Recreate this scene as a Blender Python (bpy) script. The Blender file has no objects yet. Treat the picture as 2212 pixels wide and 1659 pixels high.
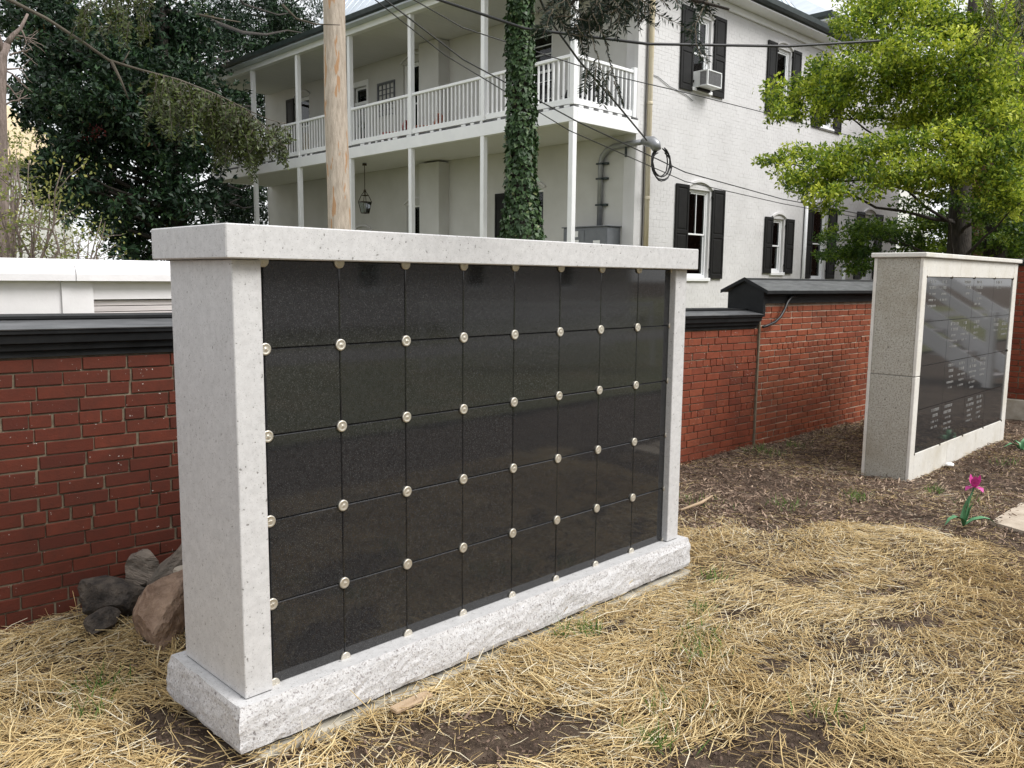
import bpy, math, random
import numpy as np
from mathutils import Matrix, Vector

R = math.radians
random.seed(7)
rng = np.random.default_rng(11)
sc = bpy.context.scene
COL = sc.collection

# ------------------------------------------------------------------ camera
CAM_YAW, CAM_PITCH, CAM_ROLL = 0.7878, -0.1269, 0.0099
CAM_POS = np.array([-1.4276, -2.6250, 1.6635])
F_PX, IMG_W, IMG_H = 1801.76, 2212.0, 1659.0


def cam_axes():
    y, p, r = CAM_YAW, CAM_PITCH, CAM_ROLL
    f = np.array([math.sin(y) * math.cos(p), math.cos(y) * math.cos(p), math.sin(p)])
    rt = np.array([math.cos(y), -math.sin(y), 0.0])
    up = np.cross(rt, f)
    c, s = math.cos(r), math.sin(r)
    return c * rt + s * up, -s * rt + c * up, f


RT, UP, FW = cam_axes()
cam = bpy.data.cameras.new("camera")
cam.sensor_width = 36.0
cam.lens = 36.0 * F_PX / IMG_W
cam.clip_start = 0.05
cam.clip_end = 2000
camo = bpy.data.objects.new("camera", cam)
COL.objects.link(camo)
m = Matrix.Identity(4)
for i in range(3):
    m[i][0], m[i][1], m[i][2], m[i][3] = RT[i], UP[i], -FW[i], CAM_POS[i]
camo.matrix_world = m
sc.camera = camo

# ------------------------------------------------------------------ light
SUN_EL, SUN_AZ = R(48), R(157)      # azimuth clockwise from +Y
world = bpy.data.worlds.new("World")
sc.world = world
world.use_nodes = True
wn = world.node_tree
wn.nodes.clear()
wo = wn.nodes.new("ShaderNodeOutputWorld")
bg = wn.nodes.new("ShaderNodeBackground")
sky = wn.nodes.new("ShaderNodeTexSky")
sky.sky_type = 'NISHITA'
sky.sun_disc = False
sky.sun_elevation = SUN_EL
sky.sun_rotation = SUN_AZ
sky.dust_density = 3.0
sky.air_density = 1.2
mixc = wn.nodes.new("ShaderNodeMix")
mixc.data_type = 'RGBA'
mixc.inputs[0].default_value = 0.86
wn.links.new(sky.outputs[0], mixc.inputs[6])
mixc.inputs[7].default_value = (9.6, 9.75, 9.95, 1)     # thin bright overcast
wn.links.new(mixc.outputs[2], bg.inputs[0])
bg.inputs[1].default_value = 0.088
wn.links.new(bg.outputs[0], wo.inputs[0])

sun = bpy.data.lights.new("sun", 'SUN')
sun.energy = 2.6
sun.angle = R(32)
sun.color = (1.0, 0.98, 0.95)
suno = bpy.data.objects.new("sun", sun)
COL.objects.link(suno)
sd = Vector((math.sin(SUN_AZ) * math.cos(SUN_EL), math.cos(SUN_AZ) * math.cos(SUN_EL), math.sin(SUN_EL)))
suno.rotation_euler = sd.to_track_quat('Z', 'Y').to_euler()
suno.location = (0, 0, 30)

sc.view_settings.view_transform = 'Standard'
sc.view_settings.look = 'None'
sc.view_settings.exposure = 0.60
sc.view_settings.gamma = 1.0
sc.view_settings.use_curve_mapping = False
sc.render.engine = 'CYCLES'
sc.cycles.max_bounces = 8
sc.cycles.transparent_max_bounces = 12


# ------------------------------------------------------------------ helpers
def ray(x, y):
    v = RT * (x - IMG_W / 2) / F_PX + UP * (IMG_H / 2 - y) / F_PX + FW
    return v / np.linalg.norm(v)


def at(x, y, r):
    """point seen at picture position x,y (2212 wide) at horizontal range r"""
    d = ray(x, y)
    return CAM_POS + d * r / math.hypot(d[0], d[1])


def tag(o, label=None, cat=None, group=None, kind=None):
    if label: o['label'] = label
    if cat: o['category'] = cat
    if group: o['group'] = group
    if kind: o['kind'] = kind
    return o


def empty(name, loc=(0, 0, 0), rot=(0, 0, 0), parent=None):
    o = bpy.data.objects.new(name, None)
    o.empty_display_size = 0.1
    o.location = loc
    o.rotation_euler = rot
    if parent: o.parent = parent
    COL.objects.link(o)
    return o


def link(name, me, parent=None, loc=None, rot=None):
    o = bpy.data.objects.new(name, me)
    if parent: o.parent = parent
    if loc is not None: o.location = loc
    if rot is not None: o.rotation_euler = rot
    COL.objects.link(o)
    return o


class MB:
    def __init__(s):
        s.v, s.f, s.smooth = [], [], []

    def add(s, vs, fs, smooth=False):
        n = len(s.v)
        s.v += [tuple(map(float, p)) for p in vs]
        s.f += [tuple(n + i for i in f) for f in fs]
        s.smooth += [smooth] * len(fs)
        return s

    def box(s, x0, x1, y0, y1, z0, z1, b=0.0):
        if b <= 0:
            vs = [(x, y, z) for z in (z0, z1) for y in (y0, y1) for x in (x0, x1)]
            return s.add(vs, [(0, 2, 3, 1), (4, 5, 7, 6), (0, 1, 5, 4), (2, 6, 7, 3), (0, 4, 6, 2), (1, 3, 7, 5)])
        vs, idx = [], {}
        X, Y, Z = (x0, x1), (y0, y1), (z0, z1)
        for i in (0, 1):
            for j in (0, 1):
                for k in (0, 1):
                    dx, dy, dz = (b if i == 0 else -b), (b if j == 0 else -b), (b if k == 0 else -b)
                    for ax in range(3):
                        p = [X[i] + dx, Y[j] + dy, Z[k] + dz]
                        p[ax] = (X[i], Y[j], Z[k])[ax]
                        idx[(i, j, k, ax)] = len(vs)
                        vs.append(tuple(p))
        fs = []
        q = [(0, 0), (1, 0), (1, 1), (0, 1)]
        for i in (0, 1):
            f = [idx[(i, a, c, 0)] for a, c in q]; fs.append(f if i else f[::-1])
            f = [idx[(a, i, c, 1)] for a, c in q]; fs.append(f[::-1] if i else f)
            f = [idx[(a, c, i, 2)] for a, c in q]; fs.append(f if i else f[::-1])
        for i in (0, 1):
            for j in (0, 1):
                f = [idx[(i, j, 0, 0)], idx[(i, j, 1, 0)], idx[(i, j, 1, 1)], idx[(i, j, 0, 1)]]; fs.append(f if i == j else f[::-1])
                f = [idx[(i, 0, j, 0)], idx[(i, 0, j, 2)], idx[(i, 1, j, 2)], idx[(i, 1, j, 0)]]; fs.append(f if i != j else f[::-1])
                f = [idx[(0, i, j, 1)], idx[(1, i, j, 1)], idx[(1, i, j, 2)], idx[(0, i, j, 2)]]; fs.append(f if i != j else f[::-1])
                for k in (0, 1):
                    f = [idx[(i, j, k, 0)], idx[(i, j, k, 1)], idx[(i, j, k, 2)]]
                    fs.append(f if (i + j + k) % 2 == 1 else f[::-1])
        return s.add(vs, fs)

    def prism(s, prof, a0, a1, axis='x'):
        """extrude a closed profile along an axis; profile in the other two axes"""
        n = len(prof)
        def P(a, p):
            return {'x': (a, p[0], p[1]), 'y': (p[0], a, p[1]), 'z': (p[0], p[1], a)}[axis]
        vs = [P(a0, p) for p in prof] + [P(a1, p) for p in prof]
        fs = [(i, (i + 1) % n, n + (i + 1) % n, n + i) for i in range(n)] + [tuple(range(n))[::-1], tuple(range(n, 2 * n))]
        return s.add(vs, fs)

    def tube(s, pts, rad, n=8, cap=True):
        pts = [Vector(p) for p in pts]
        rad = rad if hasattr(rad, '__len__') else [rad] * len(pts)
        rings = []
        up = None
        for i, p in enumerate(pts):
            d = (pts[min(i + 1, len(pts) - 1)] - pts[max(i - 1, 0)])
            if d.length < 1e-9: d = Vector((0, 0, 1))
            d.normalize()
            if up is None:
                a = d.orthogonal().normalized()
            else:
                a = (up - d * up.dot(d))
                a = a.normalized() if a.length > 1e-6 else d.orthogonal().normalized()
            up = a
            b = d.cross(a)
            rings.append([p + (a * math.cos(t) + b * math.sin(t)) * rad[i] for t in [2 * math.pi * k / n for k in range(n)]])
        vs = [q for r_ in rings for q in r_]
        fs = [(i * n + k, i * n + (k + 1) % n, (i + 1) * n + (k + 1) % n, (i + 1) * n + k) for i in range(len(pts) - 1) for k in range(n)]
        if cap:
            fs += [tuple(range(n))[::-1], tuple((len(pts) - 1) * n + k for k in range(n))]
        return s.add(vs, fs, True)

    def lathe(s, prof, n=20, c=(0, 0, 0), axis='z'):
        """prof: list of (radius, height)"""
        vs = []
        for r_, h in prof:
            for k in range(n):
                t = 2 * math.pi * k / n
                a, b = r_ * math.cos(t), r_ * math.sin(t)
                p = {'z': (a, b, h), 'y': (a, h, b), 'x': (h, a, b)}[axis]
                vs.append((p[0] + c[0], p[1] + c[1], p[2] + c[2]))
        fs = [(i * n + k, i * n + (k + 1) % n, (i + 1) * n + (k + 1) % n, (i + 1) * n + k) for i in range(len(prof) - 1) for k in range(n)]
        fs += [tuple(range(n))[::-1], tuple((len(prof) - 1) * n + k for k in range(n))]
        return s.add(vs, fs, True)

    def mesh(s, name, mat):
        me = bpy.data.meshes.new(name)
        me.from_pydata(s.v, [], s.f)
        if any(s.smooth):
            me.polygons.foreach_set("use_smooth", s.smooth)
        if mat: me.materials.append(mat)
        me.update()
        return me

    def build(s, name, mat, parent=None, loc=None, rot=None):
        return link(name, s.mesh(name, mat), parent, loc, rot)


def big_mesh(name, V, F, mat, tone=None, smooth=False):
    V = np.ascontiguousarray(V, np.float32)
    F = np.ascontiguousarray(F, np.int32)
    k = F.shape[1]
    me = bpy.data.meshes.new(name)
    me.vertices.add(len(V)); me.vertices.foreach_set("co", V.ravel())
    me.loops.add(F.size); me.loops.foreach_set("vertex_index", F.ravel())
    me.polygons.add(len(F))
    me.polygons.foreach_set("loop_start", np.arange(0, F.size, k, dtype=np.int32))
    me.polygons.foreach_set("loop_total", np.full(len(F), k, np.int32))
    me.polygons.foreach_set("use_smooth", np.full(len(F), bool(smooth)))
    if tone is not None:
        a = me.attributes.new("tone", 'FLOAT', 'POINT')
        a.data.foreach_set("value", np.ascontiguousarray(tone, np.float32))
    me.materials.append(mat)
    me.update(calc_edges=True)
    me.validate()
    return me


_tab = rng.random((256, 256))


def vnoise(x, y, s=1.0, seed=0):
    x = np.asarray(x, float) * s + seed * 17.3 + 1000; y = np.asarray(y, float) * s + seed * 31.7 + 1000
    xi, yi = np.floor(x).astype(int), np.floor(y).astype(int)
    fx, fy = x - xi, y - yi
    fx = fx * fx * (3 - 2 * fx); fy = fy * fy * (3 - 2 * fy)
    g = lambda a, b: _tab[a % 256, b % 256]
    return (g(xi, yi) * (1 - fx) + g(xi + 1, yi) * fx) * (1 - fy) + (g(xi, yi + 1) * (1 - fx) + g(xi + 1, yi + 1) * fx) * fy


# ------------------------------------------------------------------ materials
def new_mat(name):
    m = bpy.data.materials.new(name)
    m.use_nodes = True
    nt = m.node_tree
    nt.nodes.clear()
    out = nt.nodes.new("ShaderNodeOutputMaterial")
    b = nt.nodes.new("ShaderNodeBsdfPrincipled")
    nt.links.new(b.outputs[0], out.inputs[0])
    return m, nt, b, out


def coords(nt, rand=False, scale=None, kind='Object'):
    tc = nt.nodes.new("ShaderNodeTexCoord")
    o = tc.outputs[kind]
    if rand:
        oi = nt.nodes.new("ShaderNodeObjectInfo")
        mu = nt.nodes.new("ShaderNodeVectorMath"); mu.operation = 'MULTIPLY_ADD'
        nt.links.new(oi.outputs['Random'], mu.inputs[0])
        mu.inputs[1].default_value = (37, 53, 71)
        nt.links.new(o, mu.inputs[2])
        o = mu.outputs[0]
    if scale is not None:
        mp = nt.nodes.new("ShaderNodeMapping")
        mp.inputs['Scale'].default_value = scale
        nt.links.new(o, mp.inputs[0])
        o = mp.outputs[0]
    return o


def noise(nt, vec, scale, detail=4, rough=0.55):
    n = nt.nodes.new("ShaderNodeTexNoise")
    n.inputs['Scale'].default_value = scale
    n.inputs['Detail'].default_value = detail
    n.inputs['Roughness'].default_value = rough
    nt.links.new(vec, n.inputs['Vector'])
    return n.outputs['Fac']


def ramp(nt, fac, stops, interp='LINEAR'):
    r_ = nt.nodes.new("ShaderNodeValToRGB")
    cr = r_.color_ramp
    cr.interpolation = interp
    while len(cr.elements) > 1: cr.elements.remove(cr.elements[-1])
    for i, (p, c) in enumerate(stops):
        e = cr.elements[0] if i == 0 else cr.elements.new(p)
        e.position = p
        e.color = (c, c, c, 1) if not hasattr(c, '__len__') else (*c, 1)
    nt.links.new(fac, r_.inputs[0])
    return r_.outputs[0]


def mix(nt, fac, a, b, mode='MIX'):
    n = nt.nodes.new("ShaderNodeMix")
    n.data_type = 'RGBA'; n.blend_type = mode
    for sock, v in ((n.inputs[0], fac), (n.inputs[6], a), (n.inputs[7], b)):
        if isinstance(v, bpy.types.NodeSocket): nt.links.new(v, sock)
        elif hasattr(v, '__len__'): sock.default_value = (*v, 1)
        else: sock.default_value = v if sock.type == 'VALUE' else (v, v, v, 1)
    return n.outputs[2]


def bump(nt, b, h, strength, dist=0.01):
    n = nt.nodes.new("ShaderNodeBump")
    n.inputs['Strength'].default_value = strength
    n.inputs['Distance'].default_value = dist
    nt.links.new(h, n.inputs['Height'])
    nt.links.new(n.outputs[0], b.inputs['Normal'])


def pmat(name, c1, c2=None, scale=6.0, rough=0.6, bs=None, bstr=0.3, bdist=0.01, metal=0.0, stretch=None, rand=False, spots=None, spec=0.5, lo=0.35, hi=0.65):
    m, nt, b, _ = new_mat(name)
    v = coords(nt, rand, stretch)
    col = None
    if c2 is not None:
        col = ramp(nt, noise(nt, v, scale, 5, 0.6), [(lo, c1), (hi, c2)])
    if spots:   # (scale, threshold, colour)
        f = ramp(nt, noise(nt, v, spots[0], 2), [(spots[1], 0.0), (spots[1] + 0.03, 1.0)])
        col = mix(nt, f, col if col is not None else c1, spots[2])
    if col is None: b.inputs['Base Color'].default_value = (*c1, 1)
    else: nt.links.new(col, b.inputs['Base Color'])
    b.inputs['Roughness'].default_value = rough
    b.inputs['Metallic'].default_value = metal
    b.inputs['Specular IOR Level'].default_value = spec
    if bs: bump(nt, b, noise(nt, v, bs, 5, 0.6), bstr, bdist)
    return m


def granite(name, base, light, dark, fleck_scale, rough, thr=0.36, mottling=35, bstr=0.0, stain=None):
    m, nt, b, _ = new_mat(name)
    v = coords(nt)
    col = ramp(nt, noise(nt, v, mottling, 4, 0.7), [(0.32, base), (0.68, light)])
    f = ramp(nt, noise(nt, v, fleck_scale, 2, 0.6), [(thr - 0.05, 1.0), (thr + 0.02, 0.0)])
    col = mix(nt, f, col, dark)
    f2 = ramp(nt, noise(nt, v, fleck_scale * 0.37, 1, 0.5), [(0.24, 1.0), (0.29, 0.0)])
    col = mix(nt, f2, col, tuple(x * 0.75 for x in dark))
    if stain:
        f3 = ramp(nt, noise(nt, v, 2.3, 4, 0.65), [(0.45, 0.0), (0.75, 0.7)])
        col = mix(nt, f3, col, stain)
    nt.links.new(col, b.inputs['Base Color'])
    b.inputs['Roughness'].default_value = rough
    if bstr: bump(nt, b, noise(nt, v, 70, 6, 0.7), bstr, 0.006)
    return m


def leafmat(name, stops, trans=0.3, rough=0.5, spec=0.4):
    m, nt, b, out = new_mat(name)
    a = nt.nodes.new("ShaderNodeAttribute"); a.attribute_name = "tone"
    col = ramp(nt, a.outputs['Fac'], stops)
    nt.links.new(col, b.inputs['Base Color'])
    b.inputs['Roughness'].default_value = rough
    b.inputs['Specular IOR Level'].default_value = spec
    if trans:
        t = nt.nodes.new("ShaderNodeBsdfTranslucent")
        nt.links.new(col, t.inputs[0])
        ms = nt.nodes.new("ShaderNodeMixShader"); ms.inputs[0].default_value = trans
        nt.links.new(b.outputs[0], ms.inputs[1]); nt.links.new(t.outputs[0], ms.inputs[2])
        nt.links.new(ms.outputs[0], out.inputs[0])
    return m


def brickmat(name, cols, spots=0.0, stain=(0.09, 0.07, 0.05), stain_amt=0.5):
    m, nt, b, _ = new_mat(name)
    oi = nt.nodes.new("ShaderNodeObjectInfo")
    at_ = nt.nodes.new("ShaderNodeAttribute"); at_.attribute_name = "tone"
    ad = nt.nodes.new("ShaderNodeMath"); ad.operation = 'ADD'
    nt.links.new(oi.outputs['Random'], ad.inputs[0]); nt.links.new(at_.outputs['Fac'], ad.inputs[1])
    fr = nt.nodes.new("ShaderNodeMath"); fr.operation = 'FRACT'
    nt.links.new(ad.outputs[0], fr.inputs[0])
    n = len(cols)
    col = ramp(nt, fr.outputs[0], [(i / (n - 1), c) for i, c in enumerate(cols)])
    v = coords(nt, True)
    g = nt.nodes.new("ShaderNodeNewGeometry")
    f = ramp(nt, noise(nt, v, 22, 5, 0.7), [(0.35, 0.0), (0.75, stain_amt)])
    col = mix(nt, f, col, stain)
    f2 = ramp(nt, noise(nt, g.outputs['Position'], 2.2, 4, 0.65), [(0.42, 0.0), (0.72, stain_amt)])
    col = mix(nt, f2, col, stain)
    if spots:
        f3 = ramp(nt, noise(nt, g.outputs['Position'], 95, 1, 0.4), [(spots, 0.0), (spots + 0.02, 0.9)])
        f4 = ramp(nt, noise(nt, g.outputs['Position'], 6, 2, 0.5), [(0.42, 0.0), (0.6, 1.0)])
        col = mix(nt, mix(nt, 1.0, f3, f4, 'MULTIPLY'), col, (0.62, 0.6, 0.55))
    nt.links.new(col, b.inputs['Base Color'])
    b.inputs['Roughness'].default_value = 0.85
    b.inputs['Specular IOR Level'].default_value = 0.25
    bump(nt, b, noise(nt, v, 90, 5, 0.7), 0.5, 0.004)
    return m


def glassmat(name, tint=(0.8, 0.85, 0.85)):
    m, nt, b, out = new_mat(name)
    nt.nodes.remove(b)
    fr = nt.nodes.new("ShaderNodeFresnel"); fr.inputs[0].default_value = 1.5
    tr = nt.nodes.new("ShaderNodeBsdfTransparent"); tr.inputs[0].default_value = (*tint, 1)
    gl = nt.nodes.new("ShaderNodeBsdfGlossy"); gl.inputs['Roughness'].default_value = 0.02
    ms = nt.nodes.new("ShaderNodeMixShader")
    nt.links.new(fr.outputs[0], ms.inputs[0]); nt.links.new(tr.outputs[0], ms.inputs[1]); nt.links.new(gl.outputs[0], ms.inputs[2])
    nt.links.new(ms.outputs[0], out.inputs[0])
    return m


M = {}
M['granite'] = granite('light_granite', (0.46, 0.455, 0.455), (0.56, 0.555, 0.555), (0.27, 0.26, 0.25), 190, 0.55)
M['granite_rough'] = granite('rock_pitched_granite', (0.46, 0.455, 0.46), (0.63, 0.625, 0.63), (0.30, 0.28, 0.28), 120, 0.8, 0.42, 45, 0.8)
M['old_granite'] = granite('weathered_granite_side', (0.33, 0.315, 0.27), (0.46, 0.44, 0.385), (0.22, 0.205, 0.17), 85, 0.8, 0.43, 50, 0.8, (0.24, 0.21, 0.15))
M['old_white'] = granite('weathered_white_granite', (0.60, 0.58, 0.54), (0.68, 0.66, 0.61), (0.42, 0.40, 0.36), 170, 0.6, 0.3, 20, 0.0, (0.48, 0.44, 0.35))
M['concrete'] = pmat('concrete', (0.30, 0.27, 0.21), (0.42, 0.39, 0.33), 9, 0.9, 60, 0.5, 0.004)


def black_granite(name, base, speck, scale, rough):
    m, nt, b, _ = new_mat(name)
    v = coords(nt, True)
    col = ramp(nt, noise(nt, v, 55, 5, 0.75), [(0.3, base), (0.75, tuple(x * 1.9 for x in base))])
    f = ramp(nt, noise(nt, v, scale, 2, 0.6), [(0.60, 0.0), (0.66, 0.8)])
    col = mix(nt, f, col, speck)
    nt.links.new(col, b.inputs['Base Color'])
    b.inputs['Roughness'].default_value = rough
    b.inputs['IOR'].default_value = 1.55
    return m


M['black'] = black_granite('polished_black_granite', (0.0125, 0.0126, 0.0132), (0.085, 0.085, 0.085), 330, 0.05)
M['black_old'] = black_granite('polished_dark_granite', (0.020, 0.020, 0.0205), (0.055, 0.055, 0.055), 260, 0.05)
M['joint'] = pmat('joint_backing', (0.012, 0.012, 0.012), rough=0.9)
M['nickel'] = pmat('brushed_nickel', (0.62, 0.58, 0.50), (0.72, 0.68, 0.60), 300, 0.42, 400, 0.3, 0.0006, metal=0.85)
M['engrave'] = pmat('pale_engraving', (0.22, 0.22, 0.21), (0.30, 0.295, 0.285), 60, 0.7)

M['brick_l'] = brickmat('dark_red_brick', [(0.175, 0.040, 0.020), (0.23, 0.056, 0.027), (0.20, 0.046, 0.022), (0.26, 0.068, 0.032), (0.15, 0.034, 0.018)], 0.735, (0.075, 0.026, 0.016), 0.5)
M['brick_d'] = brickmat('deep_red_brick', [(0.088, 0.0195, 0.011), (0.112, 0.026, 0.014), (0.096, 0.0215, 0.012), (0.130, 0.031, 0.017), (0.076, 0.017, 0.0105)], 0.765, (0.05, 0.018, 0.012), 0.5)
M['brick_h'] = brickmat('orange_red_brick', [(0.23, 0.058, 0.027), (0.30, 0.080, 0.037), (0.26, 0.064, 0.030), (0.20, 0.050, 0.026), (0.28, 0.076, 0.034)], 0.0, (0.10, 0.040, 0.022), 0.5)
M['mortar'] = pmat('grey_mortar', (0.10, 0.078, 0.052), (0.20, 0.165, 0.115), 12, 0.95, 120, 0.6, 0.004)
M['mortar_w'] = pmat('pale_mortar', (0.27, 0.20, 0.145), (0.46, 0.38, 0.30), 9, 0.95, 120, 0.6, 0.004)
M['coping'] = pmat('black_coping_paint', (0.006, 0.0064, 0.007), (0.014, 0.015, 0.016), 7, 0.6, 30, 0.25, 0.004, spec=0.25)
M['coping_top'] = pmat('weathered_coping_top', (0.050, 0.052, 0.054), (0.105, 0.107, 0.11), 5, 0.5, 25, 0.3, 0.004, stretch=(1, 5, 5))
M['rubber'] = pmat('black_cable', (0.010, 0.010, 0.011), rough=0.5)

M['paint_wall'] = pmat('painted_brick_wall', (0.575, 0.567, 0.565), (0.635, 0.628, 0.628), 1.3, 0.75, 40, 0.35, 0.006)
M['white'] = pmat('white_trim_paint', (0.78, 0.79, 0.80), (0.84, 0.845, 0.85), 3, 0.5, 30, 0.15, 0.003)
M['porch_wall'] = pmat('porch_wall_paint', (0.50, 0.495, 0.47), (0.57, 0.565, 0.545), 1.0, 0.8, 14, 0.2, 0.01)
M['ceil'] = pmat('porch_ceiling_paint', (0.66, 0.66, 0.645), (0.71, 0.71, 0.695), 2, 0.7, stretch=(1, 9, 1), bs=8, bstr=0.2)
M['shutter'] = pmat('black_shutter_paint', (0.0055, 0.0055, 0.0055), (0.010, 0.0098, 0.0095), 8, 0.6, 40, 0.2, 0.003, spec=0.3)
M['dark'] = pmat('dark_interior', (0.030, 0.030, 0.030), (0.045, 0.044, 0.042), 2, 0.9)
M['curtain'] = pmat('white_curtain', (0.66, 0.67, 0.66), (0.75, 0.76, 0.76), 3, 0.9, stretch=(14, 1, 0.4), bs=3, bstr=0.6, bdist=0.05)
M['glass'] = glassmat('window_glass')
M['metal_roof'] = pmat('pale_metal_roof', (0.50, 0.55, 0.60), (0.60, 0.65, 0.70), 1.5, 0.4, metal=0.3)
M['gutter'] = pmat('dark_green_gutter', (0.012, 0.022, 0.022), (0.030, 0.042, 0.040), 6, 0.4)
M['joist'] = pmat('dark_joist_ends', (0.03, 0.03, 0.033), (0.16, 0.16, 0.16), 5, 0.8)
M['cream'] = pmat('cream_pipe', (0.58, 0.50, 0.34), (0.70, 0.64, 0.52), 3, 0.5, stretch=(1, 1, 0.3))
M['grey_pipe'] = pmat('grey_conduit', (0.26, 0.265, 0.28), (0.32, 0.33, 0.345), 4, 0.4, metal=0.5)
M['grey_box'] = pmat('grey_cabinet', (0.13, 0.14, 0.155), (0.16, 0.17, 0.185), 5, 0.45)
M['label'] = pmat('white_sticker', (0.72, 0.72, 0.72), (0.8, 0.8, 0.8), 30, 0.6)
M['ac'] = pmat('white_plastic', (0.70, 0.71, 0.71), (0.76, 0.77, 0.77), 8, 0.5)
M['ac_grille'] = pmat('grey_fins', (0.16, 0.16, 0.165), (0.22, 0.22, 0.225), 30, 0.6)
M['bronze'] = pmat('dark_bronze', (0.045, 0.035, 0.022), (0.08, 0.06, 0.035), 20, 0.45, metal=0.6)
M['red_chair'] = pmat('red_paint', (0.42, 0.05, 0.04), (0.50, 0.08, 0.06), 6, 0.5)
M['orange_chair'] = pmat('orange_paint', (0.52, 0.15, 0.08), (0.58, 0.19, 0.11), 6, 0.5)
M['black_chair'] = pmat('black_paint', (0.012, 0.013, 0.016), (0.02, 0.021, 0.025), 6, 0.5)

M['pole'] = pmat('bare_pole_wood', (0.36, 0.30, 0.24), (0.54, 0.46, 0.38), 5, 0.8, 22, 0.7, 0.02, stretch=(5, 5, 0.9), spots=(2.6, 0.62, (0.42, 0.245, 0.13)))
M['bark'] = pmat('dark_bark', (0.022, 0.018, 0.015), (0.055, 0.045, 0.036), 8, 0.9, 14, 0.9, 0.03, stretch=(4, 4, 1))
M['bark_g'] = pmat('grey_bark', (0.13, 0.10, 0.085), (0.24, 0.19, 0.17), 6, 0.9, 14, 0.8, 0.02, stretch=(4, 4, 1))
M['bark_h'] = pmat('hemlock_bark', (0.055, 0.045, 0.032), (0.10, 0.085, 0.062), 10, 0.85)
M['twig'] = pmat('brown_twig', (0.10, 0.085, 0.06), (0.17, 0.14, 0.10), 10, 0.85)
M['ivy'] = leafmat('ivy_leaf', [(0, (0.016, 0.038, 0.012)), (0.5, (0.038, 0.080, 0.025)), (0.9, (0.085, 0.14, 0.045)), (1, (0.17, 0.20, 0.08))], 0.15)
M['magnolia'] = leafmat('magnolia_leaf', [(0, (0.006, 0.016, 0.009)), (0.5, (0.013, 0.033, 0.015)), (0.85, (0.032, 0.070, 0.025)), (0.97, (0.075, 0.12, 0.042)), (1, (0.13, 0.09, 0.035))], 0.08, 0.48, 0.3)
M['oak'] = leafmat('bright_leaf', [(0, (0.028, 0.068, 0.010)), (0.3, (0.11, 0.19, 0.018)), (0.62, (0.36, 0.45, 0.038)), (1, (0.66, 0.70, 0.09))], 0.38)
M['yew'] = leafmat('yew_needle', [(0, (0.006, 0.014, 0.009)), (0.6, (0.016, 0.032, 0.015)), (0.9, (0.07, 0.08, 0.022)), (1, (0.20, 0.17, 0.05))], 0.10, 0.55, 0.25)
M['hemlock'] = leafmat('hemlock_needle', [(0, (0.022, 0.030, 0.007)), (0.5, (0.048, 0.068, 0.013)), (0.9, (0.10, 0.13, 0.028)), (1, (0.16, 0.16, 0.06))], 0.25)
M['pine'] = leafmat('pine_needle', [(0, (0.012, 0.030, 0.020)), (0.6, (0.026, 0.055, 0.034)), (1, (0.06, 0.10, 0.05))], 0.1)
M['spring'] = leafmat('spring_leaf', [(0, (0.10, 0.13, 0.04)), (0.5, (0.19, 0.22, 0.065)), (1, (0.36, 0.35, 0.10))], 0.4)
M['pinkleaf'] = leafmat('pink_bud', [(0, (0.30, 0.05, 0.06)), (1, (0.45, 0.12, 0.12))], 0.3)
M['grass'] = leafmat('grass_blade', [(0, (0.05, 0.12, 0.02)), (0.6, (0.11, 0.24, 0.04)), (1, (0.22, 0.32, 0.08))], 0.3)
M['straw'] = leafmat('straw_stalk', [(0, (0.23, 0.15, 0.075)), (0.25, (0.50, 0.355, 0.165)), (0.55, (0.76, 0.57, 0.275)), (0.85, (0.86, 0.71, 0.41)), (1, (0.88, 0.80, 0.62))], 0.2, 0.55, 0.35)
M['chip'] = leafmat('wood_chip', [(0, (0.06, 0.042, 0.033)), (0.35, (0.16, 0.11, 0.083)), (0.75, (0.29, 0.205, 0.15)), (0.93, (0.45, 0.345, 0.255)), (1, (0.68, 0.58, 0.47))], 0.0, 0.9, 0.2)
M['tulip_leaf'] = pmat('tulip_leaf_green', (0.055, 0.17, 0.07), (0.10, 0.26, 0.12), 9, 0.45, stretch=(1, 6, 1))
M['petal'] = pmat('magenta_petal', (0.36, 0.012, 0.14), (0.56, 0.05, 0.30), 40, 0.5)
M['petal_w'] = pmat('white_petal_edge', (0.70, 0.55, 0.55), (0.85, 0.75, 0.70), 40, 0.5)
M['pollen'] = pmat('yellow_stamen', (0.70, 0.45, 0.05), rough=0.7)
M['rock_r'] = pmat('tan_rock', (0.17, 0.105, 0.07), (0.40, 0.28, 0.20), 11, 0.9, 22, 1.0, 0.035, spots=(5, 0.60, (0.06, 0.052, 0.048)))
M['rock_d'] = pmat('dark_rock', (0.022, 0.018, 0.016), (0.105, 0.085, 0.068), 12, 0.9, 22, 1.0, 0.035)
M['rock_g'] = pmat('grey_layered_rock', (0.10, 0.085, 0.07), (0.23, 0.19, 0.155), 5, 0.9, 9, 1.0, 0.03, stretch=(1, 1, 5))
M['rock_p'] = pmat('pale_stone', (0.36, 0.31, 0.25), (0.46, 0.41, 0.34), 8, 0.9, 40, 0.6, 0.01)
M['flag'] = pmat('flagstone', (0.34, 0.28, 0.215), (0.48, 0.41, 0.33), 7, 0.9, 40, 0.4, 0.006)
M['stucco'] = pmat('white_stucco', (0.70, 0.68, 0.69), (0.78, 0.765, 0.775), 2, 0.8, 30, 0.25, 0.006)
M['plank'] = pmat('grey_plank', (0.48, 0.44, 0.44), (0.62, 0.58, 0.57), 5, 0.8, 20, 0.4, 0.006, stretch=(0.4, 4, 8))
M['cream_wall'] = pmat('cream_siding', (0.60, 0.60, 0.57), (0.68, 0.68, 0.65), 2, 0.8)
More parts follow.
